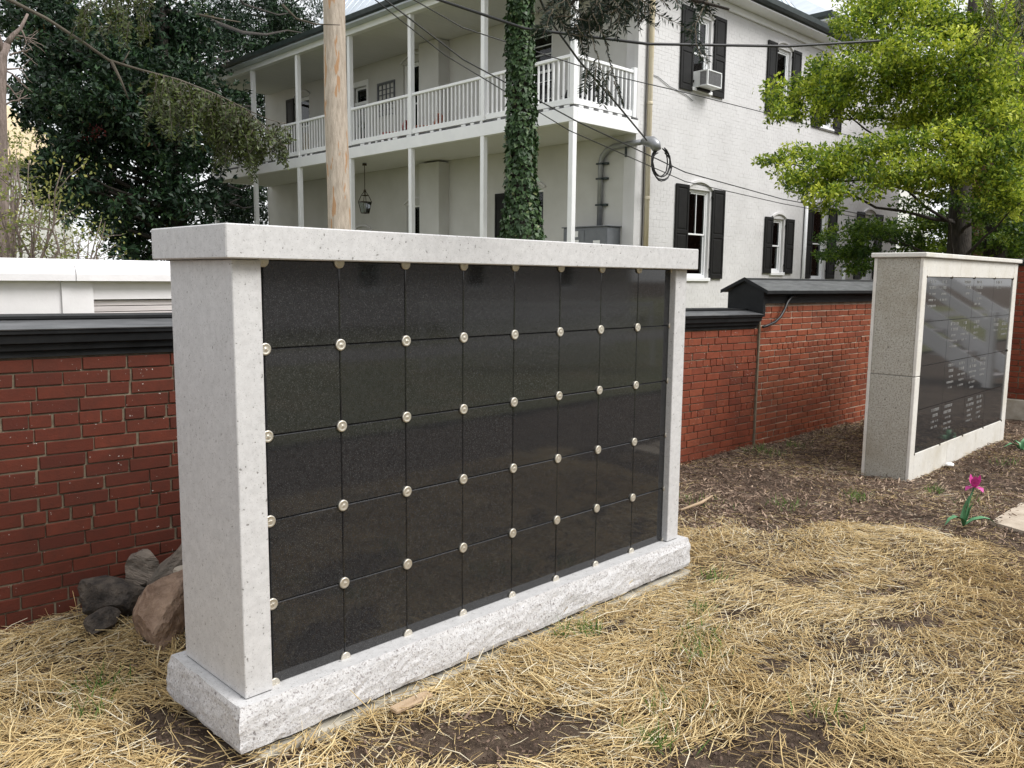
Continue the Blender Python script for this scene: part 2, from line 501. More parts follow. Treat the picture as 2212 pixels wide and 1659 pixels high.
M['tan_roof'] = pmat('tan_shingle', (0.42, 0.33, 0.20), (0.56, 0.46, 0.31), 9, 0.9, 40, 0.5)
M['red_brick_far'] = pmat('far_red_brick', (0.070, 0.030, 0.020), (0.12, 0.050, 0.034), 30, 0.9, stretch=(1, 1, 3))
M['asphalt'] = pmat('asphalt', (0.16, 0.15, 0.14), (0.24, 0.23, 0.215), 30, 0.9, 80, 0.4)
M['wood_new'] = pmat('weathered_board', (0.34, 0.24, 0.15), (0.48, 0.36, 0.24), 8, 0.8, 20, 0.5, 0.005, stretch=(0.4, 5, 5))


def ground_mat():
    m, nt, b, _ = new_mat('soil')
    g = nt.nodes.new("ShaderNodeNewGeometry")
    p = g.outputs['Position']
    soil = ramp(nt, noise(nt, p, 9, 8, 0.7), [(0.25, (0.034, 0.023, 0.016)), (0.5, (0.085, 0.060, 0.044)), (0.72, (0.20, 0.15, 0.11))])
    soil = mix(nt, ramp(nt, noise(nt, p, 120, 2, 0.5), [(0.62, 0.0), (0.68, 0.7)]), soil, (0.24, 0.18, 0.12))
    nt.links.new(soil, b.inputs['Base Color'])
    b.inputs['Roughness'].default_value = 0.95
    b.inputs['Specular IOR Level'].default_value = 0.2
    bump(nt, b, noise(nt, p, 45, 6, 0.75), 0.9, 0.02)
    return m


def lawn_mat():
    m, nt, b, _ = new_mat('lawn')
    g = nt.nodes.new("ShaderNodeNewGeometry")
    p = g.outputs['Position']
    c = ramp(nt, noise(nt, p, 1.2, 6, 0.65), [(0.3, (0.10, 0.12, 0.035)), (0.5, (0.15, 0.16, 0.055)), (0.7, (0.27, 0.21, 0.10))])
    nt.links.new(c, b.inputs['Base Color'])
    b.inputs['Roughness'].default_value = 0.95
    bump(nt, b, noise(nt, p, 60, 4, 0.7), 0.8, 0.03)
    return m


M['soil'] = ground_mat()
M['lawn'] = lawn_mat()


# ------------------------------------------------------------------ ground
def wall_y(x):
    return 1.784 - 0.0355 * x


def gz(x, y):
    """ground height near the walls"""
    x = np.asarray(x, float); y = np.asarray(y, float)
    near = np.clip((14 - np.abs(x - 3)) / 6, 0, 1) * np.clip((9 - np.abs(y)) / 4, 0, 1)
    z = ((vnoise(x, y, 2.3, 1) - 0.5) * 0.05 + (vnoise(x, y, 7, 2) - 0.5) * 0.022 + (vnoise(x, y, 19, 3) - 0.5) * 0.010) * near - 0.035
    d = y - (wall_y(x) + 0.24)
    st = np.clip(d / 0.13, 0, 1)
    return z * (1 - st) + 0.5 * st


def axis(lo, f0, f1, hi, step):
    a = np.arange(f0, f1, step)
    left = f0 - np.geomspace(step * 2, f0 - lo, 26)[::-1]
    right = a[-1] + np.geomspace(step * 2, hi - a[-1], 26)
    return np.concatenate([left, a, right])


gx = axis(-400, -5, 11, 400, 0.06)
gy = axis(-400, -5, 2.6, 400, 0.06)
GX, GY = np.meshgrid(gx, gy)
GZ = gz(GX, GY)
nx, ny = len(gx), len(gy)
ii = np.arange(nx * ny).reshape(ny, nx)
GF = np.stack([ii[:-1, :-1], ii[:-1, 1:], ii[1:, 1:], ii[1:, :-1]], -1).reshape(-1, 4)
gme = big_mesh('ground', np.stack([GX, GY, GZ], -1).reshape(-1, 3), GF, M['soil'], smooth=True)
tag(link('ground', gme), kind='structure')

lw = MB()
lw.add([(-60, -60, 0.012), (60, -60, 0.012), (60, -4.6, 0.012), (-60, -4.6, 0.012)], [(0, 1, 2, 3)])
tag(lw.build('lawn', M['lawn']), kind='structure')
pw = MB()
pw.add([(-60, -13.5, 0.018), (60, -13.5, 0.018), (60, -11.0, 0.018), (-60, -11.0, 0.018)], [(0, 1, 2, 3)])
tag(pw.build('path', M['asphalt']), kind='structure')
yd = MB()
yd.add([(-60, 3.2, 0.506), (40, 3.2, 0.506), (40, 60, 0.506), (-60, 60, 0.506)], [(0, 1, 2, 3)])
tag(yd.build('yard_lawn', M['lawn']), kind='structure')
# pale flagstone path entering at the right edge
fl = empty('flagstone_path')
tag(fl, kind='structure')
for pts in ([(4.93, -1.22), (5.02, -0.99), (5.75, -1.0), (5.95, -1.3), (5.7, -1.62), (5.1, -1.55)],
            [(6.05, -1.05), (6.7, -1.1), (6.8, -1.6), (6.0, -1.55)], [(5.15, -1.68), (5.8, -1.72), (6.1, -2.3), (5.2, -2.3)]):
    b_ = MB(); n = len(pts)
    zt = -0.010
    b_.add([(x, y, -0.08) for x, y in pts] + [(x, y, zt) for x, y in pts],
           [tuple(range(n, 2 * n))[::1]] + [(i, (i + 1) % n, n + (i + 1) % n, n + i) for i in range(n)])
    b_.build('flagstone', M['flag'], fl)

# ------------------------------------------------------------------ granite columbarium (near)
U, ZB = 0.305, 0.191
COLB = empty('columbarium')
tag(COLB, 'large new columbarium of pale granite with polished black niche doors and round metal rosettes', 'columbarium')
PX0, PX1, PX2, PX3 = -0.129, -0.024, 2.425, 2.530
PY0, PY1 = -0.037, 0.442
ZT = 5.0 * U + ZB
for a, b_ in ((PX0, PX1), (PX2, PX3)):
    MB().box(a, b_, PY0, PY1, ZB + 0.003, ZT - 0.002, 0.003).build('pillar', M['granite'], COLB)
    MB().box(a + 0.004, b_ - 0.004, PY0 + 0.004, PY1 - 0.004, ZB + 0.0005, ZB + 0.0028).build('setting_joint', M['joint'], COLB)
MB().box(-0.172, 2.558, -0.089, 0.492, ZT, ZT + 0.111, 0.004).build('cap', M['granite'], COLB)
MB().box(PX1 - 0.0, PX2 + 0.0, 0.034, 0.40, ZB + 0.002, ZT - 0.003).build('core', M['joint'], COLB)


def rough_base():
    """rock pitched base: smooth flat top, broken faces all round"""
    x0, x1, y0, y1 = -0.171, 2.588, -0.077, 0.494
    z0, z1 = 0.026, ZB
    bv = MB()
    per = []
    st = 0.028
    def seg(a, c):
        L = math.dist(a, c); n = int(L / st)
        return [(a[0] + (c[0] - a[0]) * i / n, a[1] + (c[1] - a[1]) * i / n) for i in range(n)]
    per = seg((x0, y0), (x1, y0)) + seg((x1, y0), (x1, y1)) + seg((x1, y1), (x0, y1)) + seg((x0, y1), (x0, y0))
    n = len(per); rows = 9
    cx, cy = (x0 + x1) / 2, (y0 + y1) / 2
    vs = []
    for r_ in range(rows):
        t = r_ / (rows - 1)
        bul = math.sin(min(1, (1 - t) * 1.6 + 0.05) * math.pi / 2) * 0.010 - (0.006 if r_ == 0 else 0)
        for i, (x, y) in enumerate(per):
            k = i * 0.31
            nrm = np.array([0.0, 0.0])
            if abs(y - y0) < 1e-6: nrm[1] -= 1
            if abs(y - y1) < 1e-6: nrm[1] += 1
            if abs(x - x0) < 1e-6: nrm[0] -= 1
            if abs(x - x1) < 1e-6: nrm[0] += 1
            off = bul + (vnoise(k, t * 3, .6, 5) - 0.5) * 0.013 + (vnoise(k, t * 5, 2.7, 6) - 0.5) * 0.007
            if r_ == rows - 1: off = (vnoise(k, 0, 1, 5) - 0.5) * 0.010 - 0.003
            if r_ == rows - 2: off = (vnoise(k, 0, 1, 5) - 0.5) * 0.012 + 0.002
            vs.append((x + nrm[0] * off, y + nrm[1] * off, z0 + (z1 - z0) * t + (0 if r_ in (0, rows - 1) else (vnoise(k, t * 5, 1.5, 8) - 0.5) * 0.006)))
    fs = [(r_ * n + i, r_ * n + (i + 1) % n, (r_ + 1) * n + (i + 1) % n, (r_ + 1) * n + i) for r_ in range(rows - 1) for i in range(n)]
    bv.add(vs, fs)
    o = bv.build('base', M['granite_rough'], COLB)
    top = MB()
    tv = [vs[(rows - 1) * n + i] for i in range(n)]
    top.add([(x, y, z) for x, y, z in tv] + [(cx, cy, z1)], [(i, (i + 1) % n, n) for i in range(n)])
    top.build('base_top', M['granite'], COLB)


rough_base()
MB().box(-0.11, 2.54, -0.040, 0.44, 0.000, 0.028).build('setting_bed', M['joint'], COLB)
FT = MB().box(-0.125, 2.60, -0.098, 0.47, -0.14, 0.000, 0.010).build('footing', M['concrete'], COLB)

dm = MB().box(0.0012, U - 0.0012, 0, 0.03, 0.0012, U - 0.0012, 0.0030).mesh('niche_door', M['black'])
for r_ in range(5):
    for c in range(8):
        link('niche_door', dm, COLB, (c * U + random.uniform(-.0004, .0004), random.uniform(-.0006, .0006), ZB + r_ * U), (random.uniform(-.0012, .0012), 0, random.uniform(-.0012, .0012)))
rp = [(0.0001, -0.0092), (0.004, -0.0092), (0.0046, -0.0086), (0.0150, -0.0084), (0.0160, -0.0090), (0.0200, -0.0086), (0.0214, -0.0068), (0.0216, -0.0005)]
rb = MB().lathe(rp[::-1], 28, axis='y')
for k in range(5):
    t = 2 * math.pi * k / 5 + math.pi / 2
    for w in (0.0011,):
        d = (math.cos(t), math.sin(t)); s_ = (-d[1] * w, d[0] * w)
        rb.add([(d[0] * 0.003 + s_[0], -0.0087, d[1] * 0.003 + s_[1]), (d[0] * 0.003 - s_[0], -0.0087, d[1] * 0.003 - s_[1]), (d[0] * 0.0135, -0.0087, d[1] * 0.0135), (d[0] * 0.004, -0.0100, d[1] * 0.004)],
               [(0, 2, 3), (1, 3, 2), (0, 3, 1)])
rme = rb.mesh('rosette', M['nickel'])
for r_ in range(6):
    for c in range(9):
        z = ZB + r_ * U
        x = c * U
        if r_ == 0: z += 0.004
        if r_ == 5: z -= 0.004
        if c == 0: x += 0.000
        link('rosette', rme, COLB, (x, 0.0, z), (0, random.uniform(-0.5, 0.5), 0))

# ------------------------------------------------------------------ older columbarium (far right)
C2 = empty('columbarium', (5.93, -0.1, 0))
tag(C2, 'older weathered columbarium with speckled granite side and engraved dark niche doors, beside the tulip', 'columbarium')
W2, D2, H2 = 2.80, 0.39, 1.865
MB().box(0.03, W2 - 0.03, 0.03, D2, -0.1, H2 - 0.005).build('core', M['old_granite'], C2)
MB().box(0.0, 0.03, 0.024, D2 - 0.02, -0.1, 0.862, 0.003).build('side_panel', M['old_granite'], C2)
MB().box(0.0, 0.03, 0.024, D2 - 0.02, 0.866, H2 - 0.004, 0.003).build('side_panel', M['old_granite'], C2)
MB().box(W2 - 0.03, W2, 0.02, D2 - 0.02, -0.1, H2 - 0.004, 0.003).build('side_panel', M['old_granite'], C2)
MB().box(0.0, 0.03, D2 - 0.018, D2 + 0.01, -0.1, H2 - 0.004, 0.003).build('rear_trim', M['old_white'], C2)
pxa, pxb, pza, pzb = 0.105, 2.665, 0.185, 1.705
for a, b_, c, d in ((0.0, pxa, -0.1, 0.862), (0.0, pxa, 0.866, H2), (pxb, W2, -0.1, H2)):
    MB().box(a, b_, -0.005, 0.022, c, d - 0.004, 0.003).build('front_jamb', M['old_white'], C2)
sp = [pxa, pxa + 0.85, pxa + 1.70, pxb]
for a, b_ in zip(sp[:-1], sp[1:]):
    MB().box(a + 0.001, b_ - 0.001, -0.004, 0.022, pzb, H2 - 0.004, 0.003).build('front_lintel', M['old_white'], C2)
    MB().box(a + 0.001, b_ - 0.001, -0.004, 0.022, -0.1, pza, 0.003).build('front_sill', M['old_white'], C2)
MB().box(-0.03, W2 + 0.03, -0.035, D2 + 0.03, H2, H2 + 0.040, 0.006).build('cap', M['old_white'], C2)
nc, nr = 4, 4
pw_, ph_ = (pxb - pxa) / nc, (pzb - pza) / nr
d2 = MB().box(0.0015, pw_ - 0.0015, 0.004, 0.026, 0.0015, ph_ - 0.0015, 0.002).mesh('niche_door', M['black_old'])
# engraved text as rows of little strokes: which half carries how many lines
ENG = {(3, 0): (5, 4), (3, 1): (0, 3), (3, 2): (5, 0), (3, 3): (2, 0), (2, 1): (5, 4), (2, 3): (3, 4), (2, 2): (4, 0),
       (1, 1): (5, 5), (1, 2): (6, 4), (1, 3): (0, 0), (0, 0): (0, 4), (0, 1): (5, 0), (0, 2): (5, 5)}
for r_ in range(nr):
    for c in range(nc):
        dd = link('niche_door', d2, C2, (pxa + c * pw_, 0, pza + r_ * ph_))
        if (r_, c) in ENG and sum(ENG[(r_, c)]):
            eb = MB()
            for h, nl in enumerate(ENG[(r_, c)]):
                xc = pw_ * (0.27 + 0.46 * h)
                for l in range(nl):
                    zz = ph_ * (0.86 - 0.135 * l)
                    hw = random.uniform(0.06, 0.115)
                    x = xc - hw
                    while x < xc + hw:
                        w = random.uniform(0.010, 0.022)
                        if random.random() < 0.85:
                            hh = 0.026 if l < 2 else 0.018
                            eb.box(x, x + 0.004, 0.0028, 0.0038, zz, zz + hh)
                            if random.random() < 0.7: eb.box(x + 0.004, x + w * 0.62, 0.0028, 0.0038, zz + hh - 0.005, zz + hh)
                            if random.random() < 0.6: eb.box(x + w * 0.62, x + w * 0.62 + 0.004, 0.0028, 0.0038, zz, zz + hh)
                        x += w + 0.004
            eb.build('inscription', M['engrave'], dd)['kind'] = 'stuff'
kn = MB().lathe([(0.012, 0.004), (0.012, -0.006), (0.004, -0.009)], 10, axis='y').mesh('rosette', M['bronze'])
for c in range(nc + 1):
    for z in (pza, pzb): link('rosette', kn, C2, (pxa + c * pw_, 0, z))
for r_ in (2,): link('rosette', kn, C2, (pxb, 0, pza + r_ * ph_))

# ------------------------------------------------------------------ brick walls
_bc = {}


def brick_mesh(L, H, D, mat, var):
    k = (round(L, 3), round(H, 3), mat.name, var)
    if k not in _bc:
        b_ = MB().box(0, L, 0, D, 0, H, 0.0024)
        rr = random.Random(hash((k[0], var)) % 9999)
        b_.v = [(x + rr.uniform(-.0013, .0013), y + rr.uniform(-.0007, .0007), z + rr.uniform(-.0011, .0011)) for x, y, z in b_.v]
        _bc[k] = b_.mesh('brick', mat)
    return _bc[k]


def lay_bricks(root, x0, x1, z0, z1, course, blen, mat, zones, joint=0.010, headers=(5, 12), depth=0.05, mixed=0.0, mats=None, split=2.2):
    """courses of bricks on the face y=0 (looking -y); those in zones are objects, the rest one joined part"""
    rest = []
    tones = []
    n = int(round((z1 - z0) / course))
    for r_ in range(n):
        z = z0 + r_ * course
        hd = (n - 1 - r_) in headers
        L = (blen - joint) / 2 if hd else blen
        x = x0 - (0 if r_ % 2 == 0 else (L + joint) * 0.5) - random.uniform(0, 0.02)
        while x < x1 - 0.02:
            l = L + random.uniform(-0.006, 0.006)
            if not hd and random.random() < mixed: l = (blen - joint) / 2
            a, e = max(x, x0), min(x + l, x1)
            if e - a > 0.025:
                dy = random.uniform(-0.003, 0.003)
                inz = [i for i, (za, zb) in enumerate(zones) if za - 0.1 <= (a + e) / 2 <= zb + 0.1]
                if inz:
                    Lr = round((e - a) / 0.012) * 0.012
                    Lr = min(Lr, e - a + 0.003)
                    o = link('brick', brick_mesh(Lr, course - joint, depth, mats[inz[0]] if mats else mat, random.randrange(4)), root,
                             (a, dy, z + random.uniform(-.0015, .0015)), (0, random.uniform(-.006, .006), random.uniform(-.004, .004)))
                else:
                    rest.append((a, e, dy, z)); tones.append(random.random())
            x += l + joint
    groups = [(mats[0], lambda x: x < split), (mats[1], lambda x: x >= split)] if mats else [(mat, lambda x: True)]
    for gm, test in groups:
        V, F, T = [], [], []
        for (a, e, dy, z), t in zip(rest, tones):
            if not test(a): continue
            k = len(V)
            h = course - joint
            c = 0.0035
            V += [(a + c, dy, z + c), (e - c, dy, z + c), (e - c, dy, z + h - c), (a + c, dy, z + h - c),
                  (a, dy + c, z), (e, dy + c, z), (e, dy + c, z + h), (a, dy + c, z + h),
                  (a, depth, z), (e, depth, z), (e, depth, z + h), (a, depth, z + h)]
            F += [(k, k + 1, k + 2, k + 3)]
            for o_ in (0, 4):
                for q in range(4):
                    F.append((k + o_ + q, k + o_ + 4 + q, k + o_ + 4 + (q + 1) % 4, k + o_ + (q + 1) % 4))
            T += [t] * 12
        if V:
            o = link('brickwork', big_mesh('brickwork', np.array(V), np.array(F), gm, T), root)
            o['kind'] = 'stuff'


YAW = R(-2.0333)
# long low wall
WL = empty('brick_wall', (0, 1.784, 0), (0, R(0.7), YAW))
tag(WL, 'long low dark red brick wall with moulded black coping running behind the new columbarium', 'wall')
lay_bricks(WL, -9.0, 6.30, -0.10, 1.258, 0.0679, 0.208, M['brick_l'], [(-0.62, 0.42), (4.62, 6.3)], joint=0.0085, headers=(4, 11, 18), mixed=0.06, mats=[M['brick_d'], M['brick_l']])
MB().box(-9.0, 6.298, 0.009, 0.33, -0.4, 1.262).build('mortar_core', M['mortar'], WL)


def low_coping(x0, x1, nm):
    b_ = MB().prism([(-0.012, 1.262), (-0.012, 1.292), (-0.035, 1.296), (-0.040, 1.325), (-0.060, 1.332), (-0.066, 1.368), (-0.078, 1.376), (-0.080, 1.392), (0.16, 1.400), (0.37, 1.392), (0.37, 1.262)], x0, x1)
    o = b_.build(nm, M['coping'], WL)
    t = MB().prism([(-0.084, 1.394), (-0.088, 1.400), (0.10, 1.432), (0.17, 1.438), (0.172, 1.415)], x0, x1)
    t.build('coping_slope', M['coping_top'], o)
    MB().prism([(0.10, 1.4385), (0.10, 1.452), (0.40, 1.452), (0.40, 1.39), (0.172, 1.405)], x0, x1).build('coping_ridge', M['coping'], o)


for a, b_ in ((-9.0, -4.5), (-4.498, -0.9), (-0.898, 2.6), (2.602, 6.235)):
    low_coping(a, b_, 'coping')

# higher wall to the right
P = Vector((6.30 * math.cos(YAW), 1.784 + 6.30 * math.sin(YAW), 0)) + Vector((0, -0.012, 0))
WH = empty('brick_wall', tuple(P), (0, R(0.15), YAW))
tag(WH, 'taller orange red brick wall with pale mortar and black gabled coping left of the old columbarium', 'wall')
lay_bricks(WH, 0.012, 3.95, -0.16, 1.425, 0.0653, 0.205, M['brick_h'], [(0.0, 2.45)], joint=0.0115, headers=(6, 13, 20), mixed=0.28)
MB().box(0.0, 3.95, 0.008, 0.34, -0.4, 1.428).build('mortar_core', M['mortar_w'], WH)
MB().box(-0.012, 0.010, -0.006, 0.02, -0.2, 1.40).build('end_joint', M['mortar'], WH)
cp = MB().prism([(-0.05, 1.300), (-0.05, 1.545), (0.155, 1.645), (0.36, 1.545), (0.36, 1.300)], -0.035, 0.006).build('coping_end', M['coping'], WH)
c0 = MB().prism([(-0.028, 1.429), (-0.028, 1.548), (0.34, 1.548), (0.34, 1.429)], 0.008, 3.95).build('coping', M['coping'], WH)
MB().prism([(-0.105, 1.535), (-0.105, 1.552), (0.155, 1.672), (0.155, 1.655)], -0.06, 3.95).build('coping_slope', M['coping_top'], c0)
MB().prism([(0.157, 1.655), (0.157, 1.672), (0.415, 1.552), (0.415, 1.535)], -0.06, 3.95).build('coping_slope', M['coping_top'], c0)
MB().prism([(0.135, 1.667), (0.156, 1.684), (0.177, 1.667)], -0.07, 3.95).build('coping_ridge', M['coping'], c0)
MB().prism([(-0.112, 1.528), (-0.112, 1.560), (-0.100, 1.560), (-0.100, 1.528)], -0.066, 3.95).build('coping_drip', M['coping'], c0)
for xx in (-0.078,):
    MB().prism([(-0.115, 1.528), (-0.115, 1.560), (0.155, 1.690), (0.425, 1.560), (0.425, 1.528), (0.155, 1.655)], xx, xx + 0.015).build('coping_verge', M['coping'], c0)
cb = MB().tube([P + Vector(p) for p in ((0.62, -0.05, 1.50), (0.50, -0.07, 1.49), (0.42, -0.075, 1.44), (0.36, -0.075, 1.36), (0.28, -0.075, 1.29), (0.16, -0.08, 1.24), (0.02, -0.085, 1.215), (-0.08, -0.08, 1.20))], 0.014, 8)
tag(cb.build('cable', M['rubber']), 'short black cable looping from the tall wall coping down to the low coping', 'cable')

# return wall at the right end
WR = empty('brick_wall', (10.2, 1.45, 0), (0, 0, R(-90)))
tag(WR, 'dark red brick wall with concrete plinth at the far right behind the old columbarium', 'wall')
lay_bricks(WR, 0, 1.9, 0.24, 1.87, 0.068, 0.208, M['brick_l'], [(0.75, 1.65)], headers=(6, 13), mixed=0.1)
MB().box(-0.02, 1.9, 0.009, 0.34, -0.2, 1.875).build('mortar_core', M['mortar'], WR)
MB().box(-0.02, 1.92, -0.06, 0.30, -0.2, 0.235, 0.01).build('plinth', M['concrete'], WR)
MB().prism([(-0.06, 1.877), (-0.06, 1.915), (0.16, 1.96), (0.40, 1.915), (0.40, 1.877)], -0.03, 1.92).build('coping', M['coping'], WR)

# ------------------------------------------------------------------ the porch house
HS = empty('house', (10.4504, 7.6934, 0), (0, 0, R(-1.0)))
tag(HS, 'pale painted brick house with white two storey porch and black shutters', 'house')
ZG = 0.45


def wall_with_openings(name, mat, parent, x0, x1, z0, z1, ops, depth=0.20, loc=None, rot=None):
    """a wall face on y=0 seen from -y with rectangular openings and their reveals"""
    b_ = MB()
    xs = sorted({x0, x1, *[o[0] for o in ops], *[o[1] for o in ops]})
    zs = sorted({z0, z1, *[o[2] for o in ops], *[o[3] for o in ops]})
    for a, b in zip(xs[:-1], xs[1:]):
        for c, d in zip(zs[:-1], zs[1:]):
            mx, mz = (a + b) / 2, (c + d) / 2
            if any(o[0] < mx < o[1] and o[2] < mz < o[3] for o in ops): continue
            b_.add([(a, 0, c), (b, 0, c), (b, 0, d), (a, 0, d)], [(0, 1, 2, 3)])
    for a, b, c, d in ops:
        b_.add([(a, 0, c), (b, 0, c), (b, 0, d), (a, 0, d), (a, depth, c), (b, depth, c), (b, depth, d), (a, depth, d)],
               [(0, 4, 5, 1), (1, 5, 6, 2), (2, 6, 7, 3), (3, 7, 4, 0)])
    b_.add([(x0, depth + .1, z0), (x1, depth + .1, z0), (x1, depth + .1, z1), (x0, depth + .1, z1), (x0, 0, z0), (x1, 0, z0), (x1, 0, z1), (x0, 0, z1)],
           [(4, 0, 3, 7), (5, 6, 2, 1), (7, 3, 2, 6)])
    return b_.build(name, mat, parent, loc, rot)


_wc = {}


def window(parent, x, z, w, h, loc=(0, 0, 0), rot=(0, 0, 0), curtain=0.5, muntin=False, arch=True, dark=False, sill=True):
    """sash window whose opening has its lower left corner at x,z; the wall face is y=0"""
    fr = MB()
    t = 0.055
    y0, y1 = 0.055, 0.13
    fr.box(x, x + t, y0, y1, z, z + h, 0.004).box(x + w - t, x + w, y0, y1, z, z + h, 0.004)
    fr.box(x + t, x + w - t, y0, y1, z + h - t, z + h, 0.004).box(x + t, x + w - t, y0, y1, z, z + t, 0.004)
    o = fr.build('window', M['white'], parent, loc, rot)
    for k, (a, b, yy) in enumerate(((z + h / 2 - 0.02, z + h - t, 0.075), (z + t, z + h / 2 + 0.02, 0.095))):
        s = MB(); q = 0.035
        xa, xb = x + t, x + w - t
        s.box(xa, xa + q, yy, yy + .03, a, b, .003).box(xb - q, xb, yy, yy + .03, a, b, .003)
        s.box(xa + q, xb - q, yy, yy + .03, a, a + q, .003).box(xa + q, xb - q, yy, yy + .03, b - q, b, .003)
        if muntin and k == 0:
            s.box((xa + xb) / 2 - .01, (xa + xb) / 2 + .01, yy + .004, yy + .024, a + q, b - q)
        if not dark: s.build('sash', M['white'], o)
        else: s.build('sash', M['gutter'], o)
        g = MB(); g.box(xa + q, xb - q, yy + .012, yy + .018, a + q, b - q)
        g.build('pane', M['glass'], o)
    MB().add([(x, .16, z), (x + w, .16, z), (x + w, .16, z + h), (x, .16, z + h), (x, .75, z), (x + w, .75, z), (x + w, .75, z + h), (x, .75, z + h)],
             [(0, 4, 7, 3), (1, 2, 6, 5), (4, 5, 6, 7), (0, 1, 5, 4), (3, 7, 6, 2)]).build('room_box', M['dark'], o)
    if curtain:
        c = MB(); n = 14
        for a, b in ((x + 0.02, x + w * curtain * 0.5), (x + w * (1 - curtain * 0.9), x + w - 0.02)):
            vs = []
            for i in range(n + 1):
                xx = a + (b - a) * i / n
                yy = 0.20 + 0.018 * math.sin(i * 1.9)
                vs += [(xx, yy, z + 0.02), (xx, yy, z + h - 0.04)]
            c.add(vs, [(2 * i, 2 * i + 2, 2 * i + 3, 2 * i + 1) for i in range(n)], True)
        c.build('curtain', M['curtain'], o)
    if sill:
        MB().box(x - 0.07, x + w + 0.07, -0.05, 0.10, z - 0.075, z - 0.002, 0.006).build('sill', M['white'], o)
    if arch:
        a = MB(); n = 14
        rise = w * 0.17; hw = w / 2 + 0.06
        rad = (hw * hw + rise * rise) / (2 * rise); cz = z + h + 0.02 + rise - rad
        th = math.asin(hw / rad)
        ang = [-th + 2 * th * i / n for i in range(n + 1)]
        o_ = [(x + w / 2 + (rad + .045) * math.sin(q), cz + (rad + .045) * math.cos(q)) for q in ang]
        i_ = [(x + w / 2 + rad * math.sin(q), cz + rad * math.cos(q)) for q in ang]
        for i in range(n):
            a.prism([o_[i], o_[i + 1], i_[i + 1], i_[i]], -0.045, 0.004, 'y')
        a.build('arch', M['paint_wall'], o)
    return o


def shutter(parent, x, z, w, h, loc=(0, 0, 0), rot=(0, 0, 0), swing=0.0):
    b_ = MB()
    q = 0.055
    y0, y1 = -0.050, -0.012
    b_.box(x, x + q, y0, y1, z, z + h, .004).box(x + w - q, x + w, y0, y1, z, z + h, .004)
    for a, c in ((z, z + 0.10), (z + h * 0.46, z + h * 0.46 + 0.08), (z + h - 0.07, z + h)):
        b_.box(x + q, x + w - q, y0, y1, a, c, .004)
    for a, c in ((z + .10, z + h * .46), (z + h * .46 + .08, z + h - .07)):
        b_.box(x + q, x + w - q, y0 + .014, y1, a, c)
        b_.box(x + q + .03, x + w - q - .03, y0 + .004, y1, a + .03, c - .03, .008)
    o = b_.build('shutter', M['shutter'], parent, loc, rot)
    for zz in (z + 0.18, z + h - 0.20):
        MB().box(x - 0.02 if swing < 0 else x + w - 0.02, x + 0.03 if swing < 0 else x + w + 0.03, -0.058, -0.01, zz, zz + 0.05, 0.003).build('hinge', M['shutter'], o)
    return o


# gable wall (faces the cemetery)
GW = [(3.76, 4.58, 1.70, 3.60), (7.40, 7.95, 1.86, 3.17), (9.47, 10.27, 1.70, 3.58), (3.73, 4.38, 5.70, 7.17), (7.20, 7.88, 5.68, 7.17), (9.55, 10.25, 5.65, 7.15), (12.6, 13.3, 1.70, 3.58)]
gw = wall_with_openings('gable_wall', M['paint_wall'], HS, 1.88, 15.0, ZG - 0.2, 7.66, GW, 0.2)
# painted brick courses in low relief on that wall
V, F = [], []
cz = 0.076
for r_ in range(int((7.60 - ZG) / cz)):
    z = ZG + r_ * cz
    L = 0.213 if r_ % 6 else 0.105
    x = 1.89 - (0.0 if r_ % 2 else 0.11)
    while x < 14.95:
        a, e = max(1.885, x), min(14.95, x + L - 0.010)
        if e - a > 0.02 and not any(a < o[1] + .02 and e > o[0] - .02 and z < o[3] + .01 and z + cz > o[2] - .09 for o in GW):
            k = len(V); y = -0.0026 + random.uniform(-.0014, .0014); h = cz - 0.0075
            V += [(a, y, z), (e, y, z), (e, y, z + h), (a, y, z + h), (a - .004, 0.0005, z - .004), (e + .004, 0.0005, z - .004), (e + .004, 0.0005, z + h + .004), (a - .004, .0005, z + h + .004)]
            F += [(k, k + 1, k + 2, k + 3), (k + 3, k + 2, k + 6, k + 7), (k, k + 4, k + 5, k + 1), (k, k + 3, k + 7, k + 4), (k + 1, k + 5, k + 6, k + 2)]
        x += L
o = link('brick_courses', big_mesh('brick_courses', np.array(V), np.array(F), M['paint_wall']), HS)
o['kind'] = 'stuff'
MB().box(1.86, 1.97, -0.008, 0.10, ZG, 7.5).build('corner_strip', M['paint_wall'], HS)
for i, (a, b, c, d) in enumerate(GW):
    window(HS, a, c, b - a, d - c, curtain=[0.55, 0.75, 0.7, 0.6, 0.7, 0.6, 0.5][i], arch=(c < 4 or True), muntin=(i in (0, 3)))
for x, z, w, h, s in ((3.25, 1.75, 0.47, 1.92, 1), (4.64, 1.68, 0.50, 1.97, -1), (6.98, 1.83, 0.36, 1.36, 1), (8.02, 1.83, 0.40, 1.36, -1),
                      (8.95, 1.72, 0.48, 1.90, 1), (10.33, 1.72, 0.48, 1.90, -1), (3.25, 5.60, 0.45, 1.66, 1), (4.47, 5.63, 0.45, 1.66, -1),
                      (6.74, 5.58, 0.42, 1.66, 1), (7.93, 5.58, 0.42, 1.66, -1), (9.08, 5.58, 0.42, 1.60, 1), (10.30, 5.58, 0.42, 1.60, -1),
                      (12.08, 1.72, 0.48, 1.90, 1), (13.36, 1.72, 0.48, 1.90, -1)):
    shutter(HS, x, z, w, h, swing=s)
